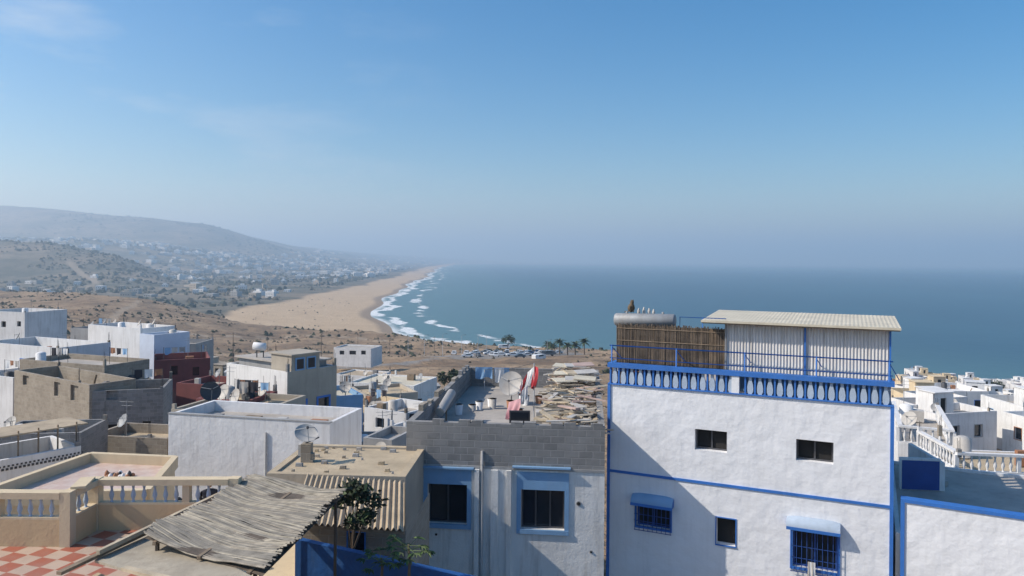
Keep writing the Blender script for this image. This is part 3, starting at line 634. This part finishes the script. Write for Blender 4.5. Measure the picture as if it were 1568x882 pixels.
for i in range(9):
    c=onC(4.6+.4*(i%3)+r.uniform(-.1,.1),6.5+1.2*(i//3)+r.uniform(-.2,.2),1.18+.03*i); a=r.uniform(-.25,.25)
    e1=Vector((math.cos(a),math.sin(a),r.uniform(-.06,.06)))*.42;e2=Vector((-math.sin(a),math.cos(a),.03))*.4
    mb.hexa([c-e1-e2,c+e1-e2,c+e1+e2,c-e1+e2]+[x+Vector((0,0,.03)) for x in (c-e1-e2,c+e1-e2,c+e1+e2,c-e1+e2)],r.choice((WOODL,TINW,PALE_GREY,PK)))
mb.done('timber_pile')
for i in range(11):
    mb=MB(); q=onC(r.uniform(.5,3.9),r.uniform(3,10)); h=r.uniform(.2,.4); mb.lathe(q,[(.12,0),(.15,h),(.16,h),(.14,h-.03),(.1,.05)],r.choice((TERRA,PALE_GREY,GREYW,WHC)),12); mb.done('bucket')
mb=MB(); q=onC(.55,3.5); mb.tube([q+Vector((-.15,-.6,.55)),q+Vector((.15,.6,1.0))],.16,PALE_GREY,14); mb.beam(q+Vector((0,.2,0)),q+Vector((0,.2,.8)),.05,.05,WOOD); mb.done('solar_water_cylinder')
mb=MB(); q=onC(2.9,2.5); mb.box(q.x,q.y,floorC,q.x+.7,q.y+.06,floorC+.75,IRON); mb.box(q.x+.05,q.y-.01,floorC+.08,q.x+.65,q.y-.002,floorC+.7,GLASS); mb.box(q.x+.9,q.y,floorC,q.x+1.1,q.y+.5,floorC+.7,PALE_GREY); mb.done('old_door_panel')
# ------------------------------------------------ reed-mat roof (foreground left)
TL,TR,BR,BL=W(393,727,15.6),W(527,750,14.5),W(402,872,10.7),W(222,815,12.2)
mb=MB(); r=random.Random(3); N=150
RG=M('reed_grey',(.24,.22,.19),.9,.3,5,.3,40); RP=M('reed_pale',(.40,.355,.28),.9,.3,5,.3,40)
def RM(s,t): return TL.lerp(TR,s).lerp(BL.lerp(BR,s),t)
for i in range(N):
    t=(i+.5)/N; e0=r.uniform(-.03,.02);e1=r.uniform(.98,1.035); pts=[]
    for j in range(9):
        s=e0+(e1-e0)*j/8; q=RM(s,t+r.uniform(-.003,.003)+.006*math.sin(s*9+i*.35)); q.z+=.035*math.sin(s*6+t*9)+.03*math.sin(t*23+s*2)+r.uniform(-.008,.01)-.07*math.sin(s*3.14); pts.append(q)
    mb.tube(pts,r.uniform(.011,.018),r.choice((REED,RG,RG,RP)),5,False)
for s in (.1,.5,.9): mb.beam(RM(s,-.01)-Vector((0,0,.12)),RM(s,1.01)-Vector((0,0,.12)),.06,.06,WOOD)
mb.sheet(lambda s,t:RM(s,t)-Vector((0,0,.1)),6,10,REEDD)
for s,t in ((.08,.02),(.93,.03),(.92,.97),(.08,.97)):
    q=RM(s,t); mb.beam(q-Vector((0,0,.1)),q-Vector((0,0,3.5)),.05,.05,WOODD)
mb.done('reed_mat_canopy')
mb=MB()
P=[W(145,850,12),W(232,800,13.6),W(400,880,10.4),W(330,905,10)]
DS=M('dusty_sheet',(.38,.33,.255),.9,.3,1,.3,9,(.2,.16,.12),.7)
mb.hexa([q-Vector((0,0,.12)) for q in P]+[q-Vector((0,0,.08)) for q in P],DS)
mb.beam(W(150,846,12),W(392,730,15.8),.07,.07,WOODL); mb.beam(W(90,878,11.4),W(380,742,15.6),.1,.05,WOOD); mb.beam(W(190,870,11),W(320,902,10),.1,.05,WOODL)
P=[W(60,900,11),W(150,852,12),W(330,910,9.9),W(200,960,9.5)]
mb.hexa([q-Vector((0,0,.3)) for q in P]+[q-Vector((0,0,.26)) for q in P],SANDR)
mb.done('board_roof')
# ------------------------------------------------ corrugated roof + block wall + sandy roof
A,B,C_,D_=W(470,727,19.6),W(619,738,19.4),W(619,812,16.3),W(446,800,16.6)
mb=MB()
def cr(s,t):
    q=A.lerp(B,s).lerp(D_.lerp(C_,s),t); q.z+=.035*math.sin(s*2*math.pi*19); return q
mb.sheet(cr,190,6,TIN); 
for t in (.02,.5,.97): mb.beam(A.lerp(D_,t)-Vector((0,0,.09)),B.lerp(C_,t)-Vector((0,0,.09)),.07,.07,WOOD)
mb.done('corrugated_roof')
f=facade(462,16.9,621,16.7,830); zz=f.uz(540,806)[1]-.06; mb=MB()
mb.wall((0,0),(f.L,0),0,zz-48,[op(f,533,815,558,846,48,frame=(BLUE,.03,.02),dep=.15)],BLOCKT); mb.wall((f.L,0),(f.L,2.8),0,zz-48,[],BLOCKT); mb.wall((0,2.8),(0,0),0,zz-48,[],BLOCKT)
mb.done('block_wall_outbuilding',(f.o.x,f.o.y,48),f.yaw)
f=facade(408,19.9,621,19.7,727); mb=MB(); zt=f.uz(500,727)[1]-46
shell(mb,f.L,3.2,0,zt,TANW,{},ph=.06,pt=.2,roofm=SANDR,capm=SANDR); r=random.Random(8)
for i in range(26):
    u=r.uniform(.2,f.L-.4);v_=r.uniform(.2,3); s=r.uniform(.03,.1); mb.hexa([(u,v_,zt-.06),(u+s*2,v_,zt-.06),(u+s*2,v_+s,zt-.06),(u,v_+s,zt-.06),(u+.02,v_,zt+s*.3),(u+s*1.8,v_,zt+s*.4),(u+s*2,v_+s,zt+s*.3),(u,v_+s,zt+s*.3)],r.choice((BLOCKT,GREYW,CONC,SANDR)))
mb.done('sandy_roof_house',(f.o.x,f.o.y,46),f.yaw)
q=W(470,664,21.3); mb=MB(); mb.dish(q+Vector((0,-.1,0)),.33,(.3,-.5,.8),PALE_GREY,(q.x,q.y+.05,q.z-.3))
g0=W(469,712,21.3); mb.box(q.x-.14,q.y-.12,g0.z,q.x+.14,q.y+.16,q.z-.28,BLOCKT); mb.box(q.x-.22,q.y-.1,q.z-.62,q.x-.08,q.y+.05,q.z-.3,PALE_GREY); mb.box(q.x+.1,q.y-.1,q.z-.75,q.x+.22,q.y+.05,q.z-.55,BLOCKT)
mb.tube([(q.x-.1,q.y,q.z-.3),(q.x+.35,q.y,q.z-.1)],.02,IRON,5); mb.done('satellite_dish')
a=W(452,826,15.6); b_=W(740,890,14.6); ff=Face((a.x,a.y),(b_.x,b_.y)); mb=MB()
mb.hexa([(0,0,-5),(ff.L,0,-5),(ff.L,.15,-5),(0,.15,-5),(0,0,0),(ff.L,0,b_.z-a.z),(ff.L,.15,b_.z-a.z),(0,.15,0)],TARP); mb.done('blue_garden_wall',(a.x,a.y,a.z),ff.yaw)
# ------------------------------------------------ peach balcony terrace
zf=60-(835-391)/F*14.0; zp=zf+1.02
pts=[W(-140,755,14.0),W(104,755,14.0),W(147,742,14.85),W(360,738,14.95)]
mb=MB()
for i_,(A,B) in enumerate(zip(pts[:-1],pts[1:])):
    a=Vector((A.x,A.y));b_=Vector((B.x,B.y)); d=(b_-a).normalized()
    a2=a+d*.1;b2=b_-d*.1
    mb.beam((a2.x,a2.y,zf+.25),(b2.x,b2.y,zf+.25),.16,.52,PEACH)
    balust(mb,a2,b2,zf+.51,.51,CREAM,SLAT,.2,.12,.04,sl=.7,endp=False)
for q in pts: mb.box(q.x-.1,q.y-.1,zf+.002,q.x+.1,q.y+.1,zp+.012,CREAM)
mb.beam((pts[1].x+.12,pts[1].y+.12,zp+.035),(pts[2].x-.1,pts[2].y-.1,zp+.035),.26,.045,CREAM)
fl=[(pts[0].x,pts[0].y),(pts[1].x,pts[1].y),(pts[2].x,pts[2].y),(pts[3].x,pts[3].y),(pts[3].x+.3,10.),(-9.,6.)]
mb.poly([(x,y,zf) for x,y in fl],CHECK); mb.poly([(x,y,zf-.3) for x,y in fl],PEACH)
for i in range(len(fl)): 
    a,b_=fl[i],fl[(i+1)%len(fl)]; mb.poly([(*a,zf-8),(*b_,zf-8),(*b_,zf-.002),(*a,zf-.002)],PEACH)
mb.done('peach_balcony_house')
zt=60-(694-391)/F*27; A=W(-40,770,22.3);B=W(138,693,27.);C_=W(268,697,26.6);D_=W(225,747,22.8)
mb=MB(); quad=[(A.x,A.y),(D_.x,D_.y),(C_.x,C_.y),(B.x,B.y)]
for i in range(4):
    a=Vector(quad[i]);b_=Vector(quad[(i+1)%4]); 
    mb.poly([(*a,44),(*b_,44),(*b_,zt-.36),(*a,zt-.36)],CREAM)
    mb.beam((a.x,a.y,zt-.16),(b_.x,b_.y,zt-.16),.22-.004*i,.4-.003*i,CREAM)
mb.poly([(*a,zt-.3) for a in quad],PINKT)
mb.done('cream_tiled_roof_house')
r=random.Random(12); c=W(182,710,25.2); mb=MB()
for i in range(16):
    x=c.x+r.uniform(-.45,.45);y=c.y+r.uniform(-.3,.3); h=r.uniform(.06,.2); mb.lathe((x,y,zt-.3),[(.05,0),(.08,.02),(.06,h*.7),(.02,h)],r.choice((IRON,TERRA,WHC)),7)
mb.done('flower_pots')
mb=MB(); mb.box(-9.5,15.4,50,-4.9,22,52.6,CREAM); mb.done('courtyard_terrace')
def person(loc,yaw,cloth,seated=False):
    root=bpy.data.objects.new('person',None); sc.collection.objects.link(root); root.location=loc; root.rotation_euler=(0,0,yaw)
    if seated: J=[((0,0,.12),.16),((0,0,.35),.15),((0,.0,.55),.17),((0,.01,.68),.07),((.19,0,.58),.06),((.25,.12,.35),.045),((.12,.3,.28),.035),((-.19,0,.58),.06),((-.25,.12,.35),.045),((-.12,.3,.28),.035),((.11,.1,.1),.1),((.16,.42,.2),.075),((.16,.45,.03),.05),((-.11,.1,.1),.1),((-.16,.42,.2),.075),((-.16,.45,.03),.05)]; hz=.82
    else: J=[((0,0,.95),.15),((0,0,1.15),.13),((0,0,1.38),.16),((0,.01,1.5),.06),((.19,0,1.4),.06),((.25,.02,1.1),.045),((.22,.15,.88),.035),((-.19,0,1.4),.06),((-.25,.02,1.1),.045),((-.22,.15,.88),.035),((.1,0,.86),.1),((.11,.02,.48),.075),((.11,-.02,.08),.05),((-.1,0,.86),.1),((-.11,.02,.48),.075),((-.11,-.02,.08),.05)]; hz=1.63
    E=[(0,1),(1,2),(2,3),(2,4),(4,5),(5,6),(2,7),(7,8),(8,9),(0,10),(10,11),(11,12),(0,13),(13,14),(14,15)]
    me=bpy.data.meshes.new('body'); me.from_pydata([j[0] for j in J],E,[]); o=bpy.data.objects.new('body',me); sc.collection.objects.link(o); o.parent=root; me.materials.append(cloth)
    md=o.modifiers.new('Skin','SKIN')
    try:
        for i,sv in enumerate(me.skin_vertices[0].data): sv.radius=(J[i][1],J[i][1]*.8); sv.use_root=(i==0)
    except Exception as e: print('skin',e)
    o.modifiers.new('Sub','SUBSURF').levels=1
    hb=MB(); hb.lathe((0,.01,hz-.13),[(.03,0),(.06,.02),(.078,.08),(.085,.13),(.08,.18),(.05,.23),(.0,.245)],SKIN,12); hb.tube([(0,.09,hz+.0),(0,.115,hz-.03)],[.008,.014],SKIN,5)
    hb.lathe((0,-.02,hz-.08),[(.06,0),(.092,.04),(.098,.1),(.085,.16),(.04,.205),(.0,.21)],HAIR,12)
    for sg in (-1,1):
        hb.tube([J[6 if sg>0 else 9][0],Vector(J[6 if sg>0 else 9][0])+Vector((0,.07,-.03))],[.03,.035],SKIN,6)
        for k in range(4): q=Vector(J[6 if sg>0 else 9][0])+Vector((-.03+.02*k,.08,-.03)); hb.tube([q,q+Vector((0,.05,-.01)),q+Vector((0,.07,-.04))],.009,SKIN,5)
    hb.done('head_and_hands',parent=root)
q=W(272,757,17.3); person((q.x,q.y,52.6),2.6,CLOTHD)
q=W(321,727,21.5); person((q.x,q.y,52.6),0.4,CLOTHD,True)
# ------------------------------------------------ mid-ground houses, surveyed
def house(name,pxL,dL,pxR,dR,pyt,dep,ht,wm,wins=(),side=(),ph=.8,roofm=CONC,extra=None,sidem=None,cl=1.,**wk):
    fz=facade(pxL,dL,pxR,dR,pyt); zt=fz.uz((pxL+pxR)/2,pyt)[1]; zb_=zt-ht; mb=MB()
    so=[dict(u0=a,u1=b,z0=c,z1=e,**wk) for a,c,b,e in side]
    shell(mb,fz.L,dep,0,ht,wm,{0:[op(fz,*w_,zb_,**wk) for w_ in wins],1:so},ph=ph,roofm=roofm,sidem=sidem)
    if extra: extra(mb,fz,ht,dep)
    if cl and fz.L>1.8: clutter(mb,fz.L,dep,ht-ph,ht,random.Random(int(pxL*7+pyt)),wm,cl)
    return mb.done(name,(fz.o.x,fz.o.y,zb_),fz.yaw),fz,zt
def exF(mb,fz,ht,dep):
    mb.box(-.02,-.02,ht,fz.L+.02,.2,ht+.05,GREYW); mb.tube([(fz.L*.62,-.05,1),(fz.L*.62,-.05,ht-.5)],.04,GREYW,6)
    for k in range(4): mb.box(1.2+k*1.5,1.,ht-.45,1.6+k*1.5+.3*(k%2),1.5,ht-.2,(BLOCK,WOOD,PALE_GREY,TERRA)[k])
house('white_walled_house',258,30.5,505,29,641,3.1,9,M('white_wall_clean',(.72,.71,.71),.9,.08,.5,.2,8,(.42,.39,.37),.75,lump=.25),ph=.45,cl=0,extra=exF)
def exG(mb,fz,ht,dep):
    mb.box(.4,.6,ht-.8,fz.L-.6,dep-.3,ht+.35,GREYW); mb.box(.2,.4,ht+.35,fz.L-.3,dep-.1,ht+.43,CONC)
    mb.box(-.6,1.0,ht-.3,1.2,3.0,ht-.22,TIN)
    for x in (-.5,1.1): mb.beam((x,1.1,ht-3),(x,1.1,ht-.3),.07,.07,WOOD)
    mb.box(fz.L-1.9,.3,ht-.8,fz.L-.02,2.3,ht+.9,TANW); mb.box(fz.L-2.,.2,ht+.9,fz.L+.1,2.4,ht+.98,TANW)
    for y_ in (.55,1.35): mb.box(fz.L-.02,y_,ht+.02,fz.L+.03,y_+.65,ht+.75,LBLUE); mb.box(fz.L+.03,y_+.08,ht+.1,fz.L+.035,y_+.57,ht+.67,GLASS)
house('shade_sided_house',347,45.5,440,42,563,3.6,9,WHITE2,side=((.5,6.1,1.3,7.2),(2.2,6.1,3.0,7.2)),extra=exG,sidem=TANW,frame=(BLUE,.12,.04))  # right wall takes a tan material: its shade is put into the colour
q=W(401,530,45); mb=MB(); mb.tube([q+Vector((-.55,0,0)),q+Vector((-.5,0,0)),q+Vector((.2,0,-.05)),q+Vector((.25,0,-.05))],[.1,.24,.24,.1],WHC,16); mb.beam(q+Vector((-.3,0,-.2)),q+Vector((-.3,0,-1)),.05,.05,IRON); mb.beam(q+Vector((.1,0,-.2)),q+Vector((.1,0,-1)),.05,.05,IRON); mb.done('rooftop_water_tank')
for px,py,d,rr,dk in ((322,600,37,.5,1),(343,601,38,.42,0),(361,606,38.5,.36,0),(583,690,30,.35,0),(200,575,60,.5,0)):
    q=W(px,py,d); mb=MB(); mb.dish(q,rr,(.5 if dk else -.5,-.75,.45),IRON if dk else PALE_GREY,(q.x,q.y+.1,q.z-1.3)); mb.done('satellite_dish')
house('brown_roof_house',262,36,388,35,630,5,7,TANW,ph=.3,roofm=SANDR)
house('brown_roof_house',300,39,380,38.4,612,3,7,RED,ph=.3,roofm=SANDR)
q=W(320,630,34); mb=MB(); mb.tube([q-Vector((.9,0,0)),q-Vector((.86,0,0)),q+Vector((.3,0,0)),q+Vector((.34,0,0))],[.1,.16,.16,.1],STEEL,14); mb.done('water_cylinder')
H=dict(back=DARK)
house('unfinished_block_building',22,50.5,137,45,578,2.9,9,BLOCKT,wins=((83,585,92,607),(108,590,120,614),(35,575,44,590)),side=((1.0,7.0,1.8,8.0),),ph=1.3,roofm=SANDR,**H)
house('unfinished_block_building',137,45.1,250,46.3,597,4,8,BLOCK,wins=((165,650,180,668),(218,645,231,664),(163,598,180,612)),ph=1.0,roofm=SANDR,**H)
house('unfinished_block_building',30,56,160,53,555,4,9,BLOCKT,ph=.4,roofm=CONC)
house('low_block_house',136,38,256,37.4,669,3,6,BLOCKT,ph=.5,roofm=SANDR)
house('low_block_house',-20,34,124,34.5,664,3,7,BLOCK,ph=.6,roofm=CONC)
def exJ(mb,fz,ht,dep):
    for i in range(26):
        u=.1+i*fz.L/26; mb.box(u,-.02,ht-.42,u+.09,-.003,ht-.33,IRON); mb.box(u+.06,-.02,ht-.3,u+.13,-.003,ht-.23,IRON)
    for i in range(5): mb.beam((1+i*.7,.5,ht-.8),(1+i*.7,.5,ht+.9),.05,.05,WOOD)
    mb.box(.6,.4,ht+.75,4.2,2.2,ht+.8,TIN)
house('white_patterned_terrace_house',-45,27,124,30,698,2.8,7,WHITED,ph=.9,extra=exJ)
house('white_house',135,78,215,74,500,4,8,WHITED,side=((1.2,5.5,2.0,6.7),(1.2,2.6,2.0,3.8)),ph=.7,frame=(BLUE,.1,.04))
house('white_house',214,72,236,71,512,4,8,M('blueish_white',(.6,.65,.74),.9,.08),ph=.7)
house('white_house',-30,66,88,62,528,5,7,WHITED,wins=((32,552,62,567),),side=((1.,4.5,2.,5.7),(3.,4.5,4.,5.7)),ph=.9,frame=(BLUE,.12,.04))
house('white_house',-40,60,20,58,575,4,7,WHITED,side=((1.,4.8,1.8,5.8),),ph=.9,frame=(DKBLUE,.12,.04))
house('white_house',-30,92,38,90,477,6,9,WHITED,wins=((26,492,32,500),(2,492,9,501)),ph=.6)
house('grey_house',108,84,160,83,503,5,7,GREYW,ph=.5)
house('white_house',88,68,140,70,536,5,6,WHITE2,wins=((105,545,117,556),),ph=.7)
house('red_house',236,66,322,68,550,5,6,RED,wins=((262,560,272,574),(295,562,305,575)),ph=.6)
house('red_house',270,58,330,57,588,4,5,RED,ph=.5)
house('grey_house',236,84,300,84,526,5,6,GREYW,ph=.5); house('tan_house',165,52,232,54,590,4,5,TANW,ph=.5)
house('white_house',534,75,634,73,588,6,6,WHITE2,ph=.2,roofm=TINW); house('cream_house',512,60,566,58,618,4,5,CREAM,ph=.4)
house('white_house',558,52,622,50,628,4,6,WHITED,wins=((575,640,588,655),),ph=.6); house('white_shed',512,100,570,98,575,5,4,WHITED,ph=.2,roofm=TIN)
house('blue_white_house',505,46,556,47,606,4,5,LBLUE,ph=.3,roofm=TINW); house('tan_house',560,62,640,64,603,5,5,TANW,ph=.3,roofm=SANDR)
house('white_house',596,42,640,41,655,4,6,WHITED,ph=.6); house('grey_house',556,38,600,37.5,672,3,6,GREYW,ph=.4); house('white_house',630,60,668,58,640,5,6,WHITE2,ph=.5)
house('white_roadside_house',511,178,568,176,533,7,4.5,WHITED,wins=((520,537,527,543),(535,537,545,543),(553,537,560,543)),ph=.3,cl=0)
def rand_village(n,pxr,dr,seed,mats,hmin,hmax,mind=7.,ws=(4.5,8.5),cl=.6):
    r=random.Random(seed); done_=[]
    for i in range(n*12):
        if len(done_)>=n: break
        px=r.uniform(*pxr); d=dr[0]+(dr[1]-dr[0])*r.random()**.8
        q=W(px,600,d); zg=min(tz(q.x,q.y),tz(q.x+5,q.y),tz(q.x,q.y+5))
        if zg<4 or any((q.x-a)**2+(q.y-b)**2<mind**2 for a,b in done_): continue
        done_.append((q.x,q.y)); w=r.uniform(*ws);dp=r.uniform(*ws);h=r.uniform(hmin,hmax); mat,nm=r.choice(mats); mb=MB(); zb=1.5
        wo=[]; fm=r.choice((BLUE,TERRA,GREYW,LBLUE))
        for k in range(2): 
            u=w*(.2+.42*k)
            for fl in range(int(h//2.9)): wo.append(dict(u0=u,u1=u+r.uniform(.7,1.1),z0=zb+h-2.3-fl*2.9,z1=zb+h-1.2-fl*2.9,frame=(fm,.06,.03)))
        so=[dict(o,u0=o['u0']*dp/w,u1=o['u0']*dp/w+.8) for o in wo]
        shell(mb,w,dp,0,zb+h,mat,{0:wo,1:so,3:so},ph=.7,roofm=r.choice((CONC,SANDR,WHITED,CONC,TERRA)))
        if r.random()<.6 and w>4:
            a=r.uniform(.3,w*.5);b_=r.uniform(.8,dp*.5); mb.wall((a,b_),(a+2.2,b_),zb+h-.7,zb+h+1.5,[dict(u0=.7,u1=1.4,z0=zb+h-.6,z1=zb+h+1.0,back=DARK)],mat); mb.box(a,b_+.19,zb+h-.7,a+2.2,b_+2,zb+h+1.5,mat); mb.box(a-.1,b_-.1,zb+h+1.5,a+2.3,b_+2.1,zb+h+1.58,mat)
        clutter(mb,w,dp,zb+h-.7,zb+h,r,mat,cl)
        mb.done(nm,(q.x,q.y,zg-zb),r.uniform(-.5,.3))
VW=[(WHITED,'white_house'),(WHITED,'white_house'),(WHITE2,'white_house'),(WHITED,'white_house'),(CREAM,'cream_house')]
rand_village(110,(1372,1640),(62,300),21,VW,3.,6.2,6.5,(4,7.5))
VM=[(WHITED,'white_house'),(TANW,'tan_house'),(GREYW,'grey_house'),(WHITE2,'white_house'),(BLOCKT,'block_house')]
rand_village(14,(-60,330),(92,125),22,VM,2.6,3.6,9)
rand_village(14,(330,660),(66,92),23,VM,2.5,3.2,6.5,(3.5,6.5),1.)
rand_village(14,(500,650),(44,64),24,VM,3.6,5.2,4.2,(2.5,4.),1.2)
# ------------------------------------------------ cars & car park, poles
def car(loc,yaw,paint,van=False):
    mb=MB(); Lc,Wc,H=(5.2,1.95,2.1) if van else (4.2,1.75,1.45)
    prof=[(-.5,.3),(-.5,.55 if not van else .9),(-.46,.62 if not van else .98),(-.28,.62 if not van else .97),(-.14,.97),(.2,1.),(.42,.97 if van else .66),(.5,.62 if not van else .9),(.5,.3)]
    pr=[(a*Lc,b*H) for a,b in prof]
    for sg in (-1,1): mb.poly([(a,sg*Wc/2*(1 if b<.65*H else .88),b) for a,b in pr],paint)
    for (a,b),(c,e) in zip(pr,pr[1:]+pr[:1]):
        wa=Wc/2*(1 if b<.65*H else .88);wc=Wc/2*(1 if e<.65*H else .88)
        mb.poly([(a,-wa,b),(a,wa,b),(c,wc,e),(c,-wc,e)],paint)
    for sg in (-1,1): mb.poly([(-.2*Lc,sg*(Wc/2*.98),.68*H),(-.13*Lc,sg*(Wc/2*.92),.92*H),(.2*Lc,sg*(Wc/2*.92),.92*H),(.34*Lc,sg*(Wc/2*.98),.68*H)],GLASS)
    mb.poly([(-.285*Lc,-.7,.66*H),(-.285*Lc,.7,.66*H),(-.155*Lc,.62,.94*H),(-.155*Lc,-.62,.94*H)],GLASS)
    for a in (-.32,.32):
        for sg in (-1,1): mb.tube([(a*Lc,sg*(Wc/2-.2),.32),(a*Lc,sg*(Wc/2+.02),.32)],.32,RUBBER,12)
    mb.done('parked_van' if van else 'parked_car',loc,yaw)
r=random.Random(31); BCP=M('blue_car_paint',(.03,.08,.2),.3); SCP=M('silver_car_paint',(.4,.41,.42),.3)
for y0_,x0_,n_ in ((262,-14,7),(275,-16,8),(289,-22,10),(303,-14,9)):
    for i in range(n_):
        if r.random()<.15: continue
        x=x0_+i*4.2+r.uniform(-.8,.8); y=y0_+r.uniform(-1.5,1.5)+.35*i
        car((x,y,tz(x,y)+.05),r.choice((1.57,0.2))+r.uniform(-.25,.15),r.choice((CARW,CARG,SCP,BCP,CARW,CARW)),r.random()<.2)
q=W(772,532,335); car((q.x,q.y,tz(q.x,q.y)+.03),.1,CARW,True)
q=W(825,548,252); car((q.x,q.y,tz(q.x,q.y)+.03),.8,CARW,True)
def pole(px,d,h,lamp):
    q=W(px,520,d); z=tz(q.x,q.y); mb=MB(); mb.tube([(0,0,-.5),(0,0,h)],[.11,.06],STEEL if lamp else WOODD,7)
    if lamp: mb.tube([(0,0,h),(.5,0,h+.25),(1.3,0,h+.3)],.05,STEEL,6); mb.box(1.2,-.14,h+.24,1.8,.14,h+.34,IRON)
    else:
        mb.beam((-.7,0,h-.4),(.7,0,h-.4),.1,.1,WOOD)
        for x in (-.6,0,.6): mb.tube([(x,0,h-.35),(x,0,h-.18)],.05,PALE_GREY,6)
    mb.done('street_lamp' if lamp else 'utility_pole',(q.x,q.y,z),random.uniform(-.5,.5)); return Vector((q.x,q.y,z+h-.2))
tops=[]
for px,d,h,l in ((62,150,8,0),(128,165,8,0),(243,175,8.5,0),(357,165,9,0),(492,200,8.5,0),(548,240,8,0),(597,270,7.5,0),(410,300,8,0),(625,300,8,1),(650,290,8,1),(678,285,8,1),(707,275,8,1),(732,270,8,1),(745,320,7,1),(838,280,6,1),(665,320,7,0)):
    t_=pole(px,d,h,l)
    if len(tops)<7: tops.append(t_)
mb=MB()
for a,b_ in zip(tops[:-1],tops[1:]):
    for o_ in (-.6,.6): mb.tube([a.lerp(b_,k/8)+Vector((o_,0,-1.2*4*(k/8)*(1-k/8))) for k in range(9)],.018,IRON,3,False)
mb.done('overhead_power_lines')
# ------------------------------------------------ atmosphere, sky, sun, camera
mb=MB(); mb.box(-45000,-20000,-60,45000,60000,480,WHITED); o=mb.done('haze')
hm=bpy.data.materials.new('sea_haze_air'); hm.use_nodes=True; hn=hm.node_tree; hn.nodes.remove(hn.nodes['Principled BSDF'])
SIG=1/3700.
vs=hn.nodes.new('ShaderNodeVolumeScatter'); vs.inputs['Color'].default_value=(.84,.93,1,1); vs.inputs['Density'].default_value=SIG; vs.inputs['Anisotropy'].default_value=.55
em=hn.nodes.new('ShaderNodeEmission'); em.inputs['Color'].default_value=(.34,.62,1.,1); em.inputs['Strength'].default_value=SIG*.24   # glow added to the haze in place of multiple scattering
ad=hn.nodes.new('ShaderNodeAddShader'); hn.links.new(vs.outputs[0],ad.inputs[0]); hn.links.new(em.outputs[0],ad.inputs[1])
hn.links.new(ad.outputs[0],hn.nodes['Material Output'].inputs['Volume']); o.data.materials[0]=hm
to=Vector((-1,-.12,.82)).normalized(); el=math.asin(to.z); rot=math.atan2(to.x,to.y)
w=bpy.data.worlds.new('World'); sc.world=w; w.use_nodes=True; wt=w.node_tree
sk=wt.nodes.new('ShaderNodeTexSky'); sk.sky_type='NISHITA'; sk.sun_disc=False; sk.sun_elevation=el; sk.sun_rotation=rot%(2*math.pi); sk.altitude=50; sk.air_density=1.1; sk.dust_density=.9; sk.ozone_density=2.6
hs=wt.nodes.new('ShaderNodeHueSaturation'); hs.inputs['Saturation'].default_value=1.5; wt.links.new(sk.outputs[0],hs.inputs['Color'])
tc=wt.nodes.new('ShaderNodeTexCoord'); cn=noise(wt,mapping(wt,tc.outputs['Generated'],(1.2,1.2,4.)),3.2,7,.6)
sp=wt.nodes.new('ShaderNodeSeparateXYZ'); wt.links.new(tc.outputs['Generated'],sp.inputs[0])
lf=ramp(wt,sp.outputs[0],.0,-.6,0,1); cf=math_(wt,'MULTIPLY',ramp(wt,cn,.5,.72,0,.6),lf)
cc=mixc(wt,cf,hs.outputs[0],(5.0,5.5,6.2)); wt.links.new(cc,wt.nodes['Background'].inputs[0]); wt.nodes['Background'].inputs[1].default_value=.135
sl=bpy.data.lights.new('sun','SUN'); sl.energy=4.8; sl.angle=math.radians(.5); sl.color=(1,.93,.82); so=bpy.data.objects.new('sun',sl); sc.collection.objects.link(so)
so.rotation_euler=to.to_track_quat('Z','Y').to_euler()
cam=bpy.data.cameras.new('camera'); cam.lens=26; cam.sensor_width=36; cam.clip_end=150000; cam.clip_start=.1; cam.shift_y=-44/1568
co=bpy.data.objects.new('camera',cam); sc.collection.objects.link(co)
co.matrix_world=Matrix.Translation((0,0,HC))@Matrix.Rotation(math.radians(90),4,'X')@Matrix.Rotation(TH,4,'Z')
sc.camera=co; sc.view_settings.view_transform='Standard'; sc.view_settings.look='None'; sc.view_settings.exposure=0
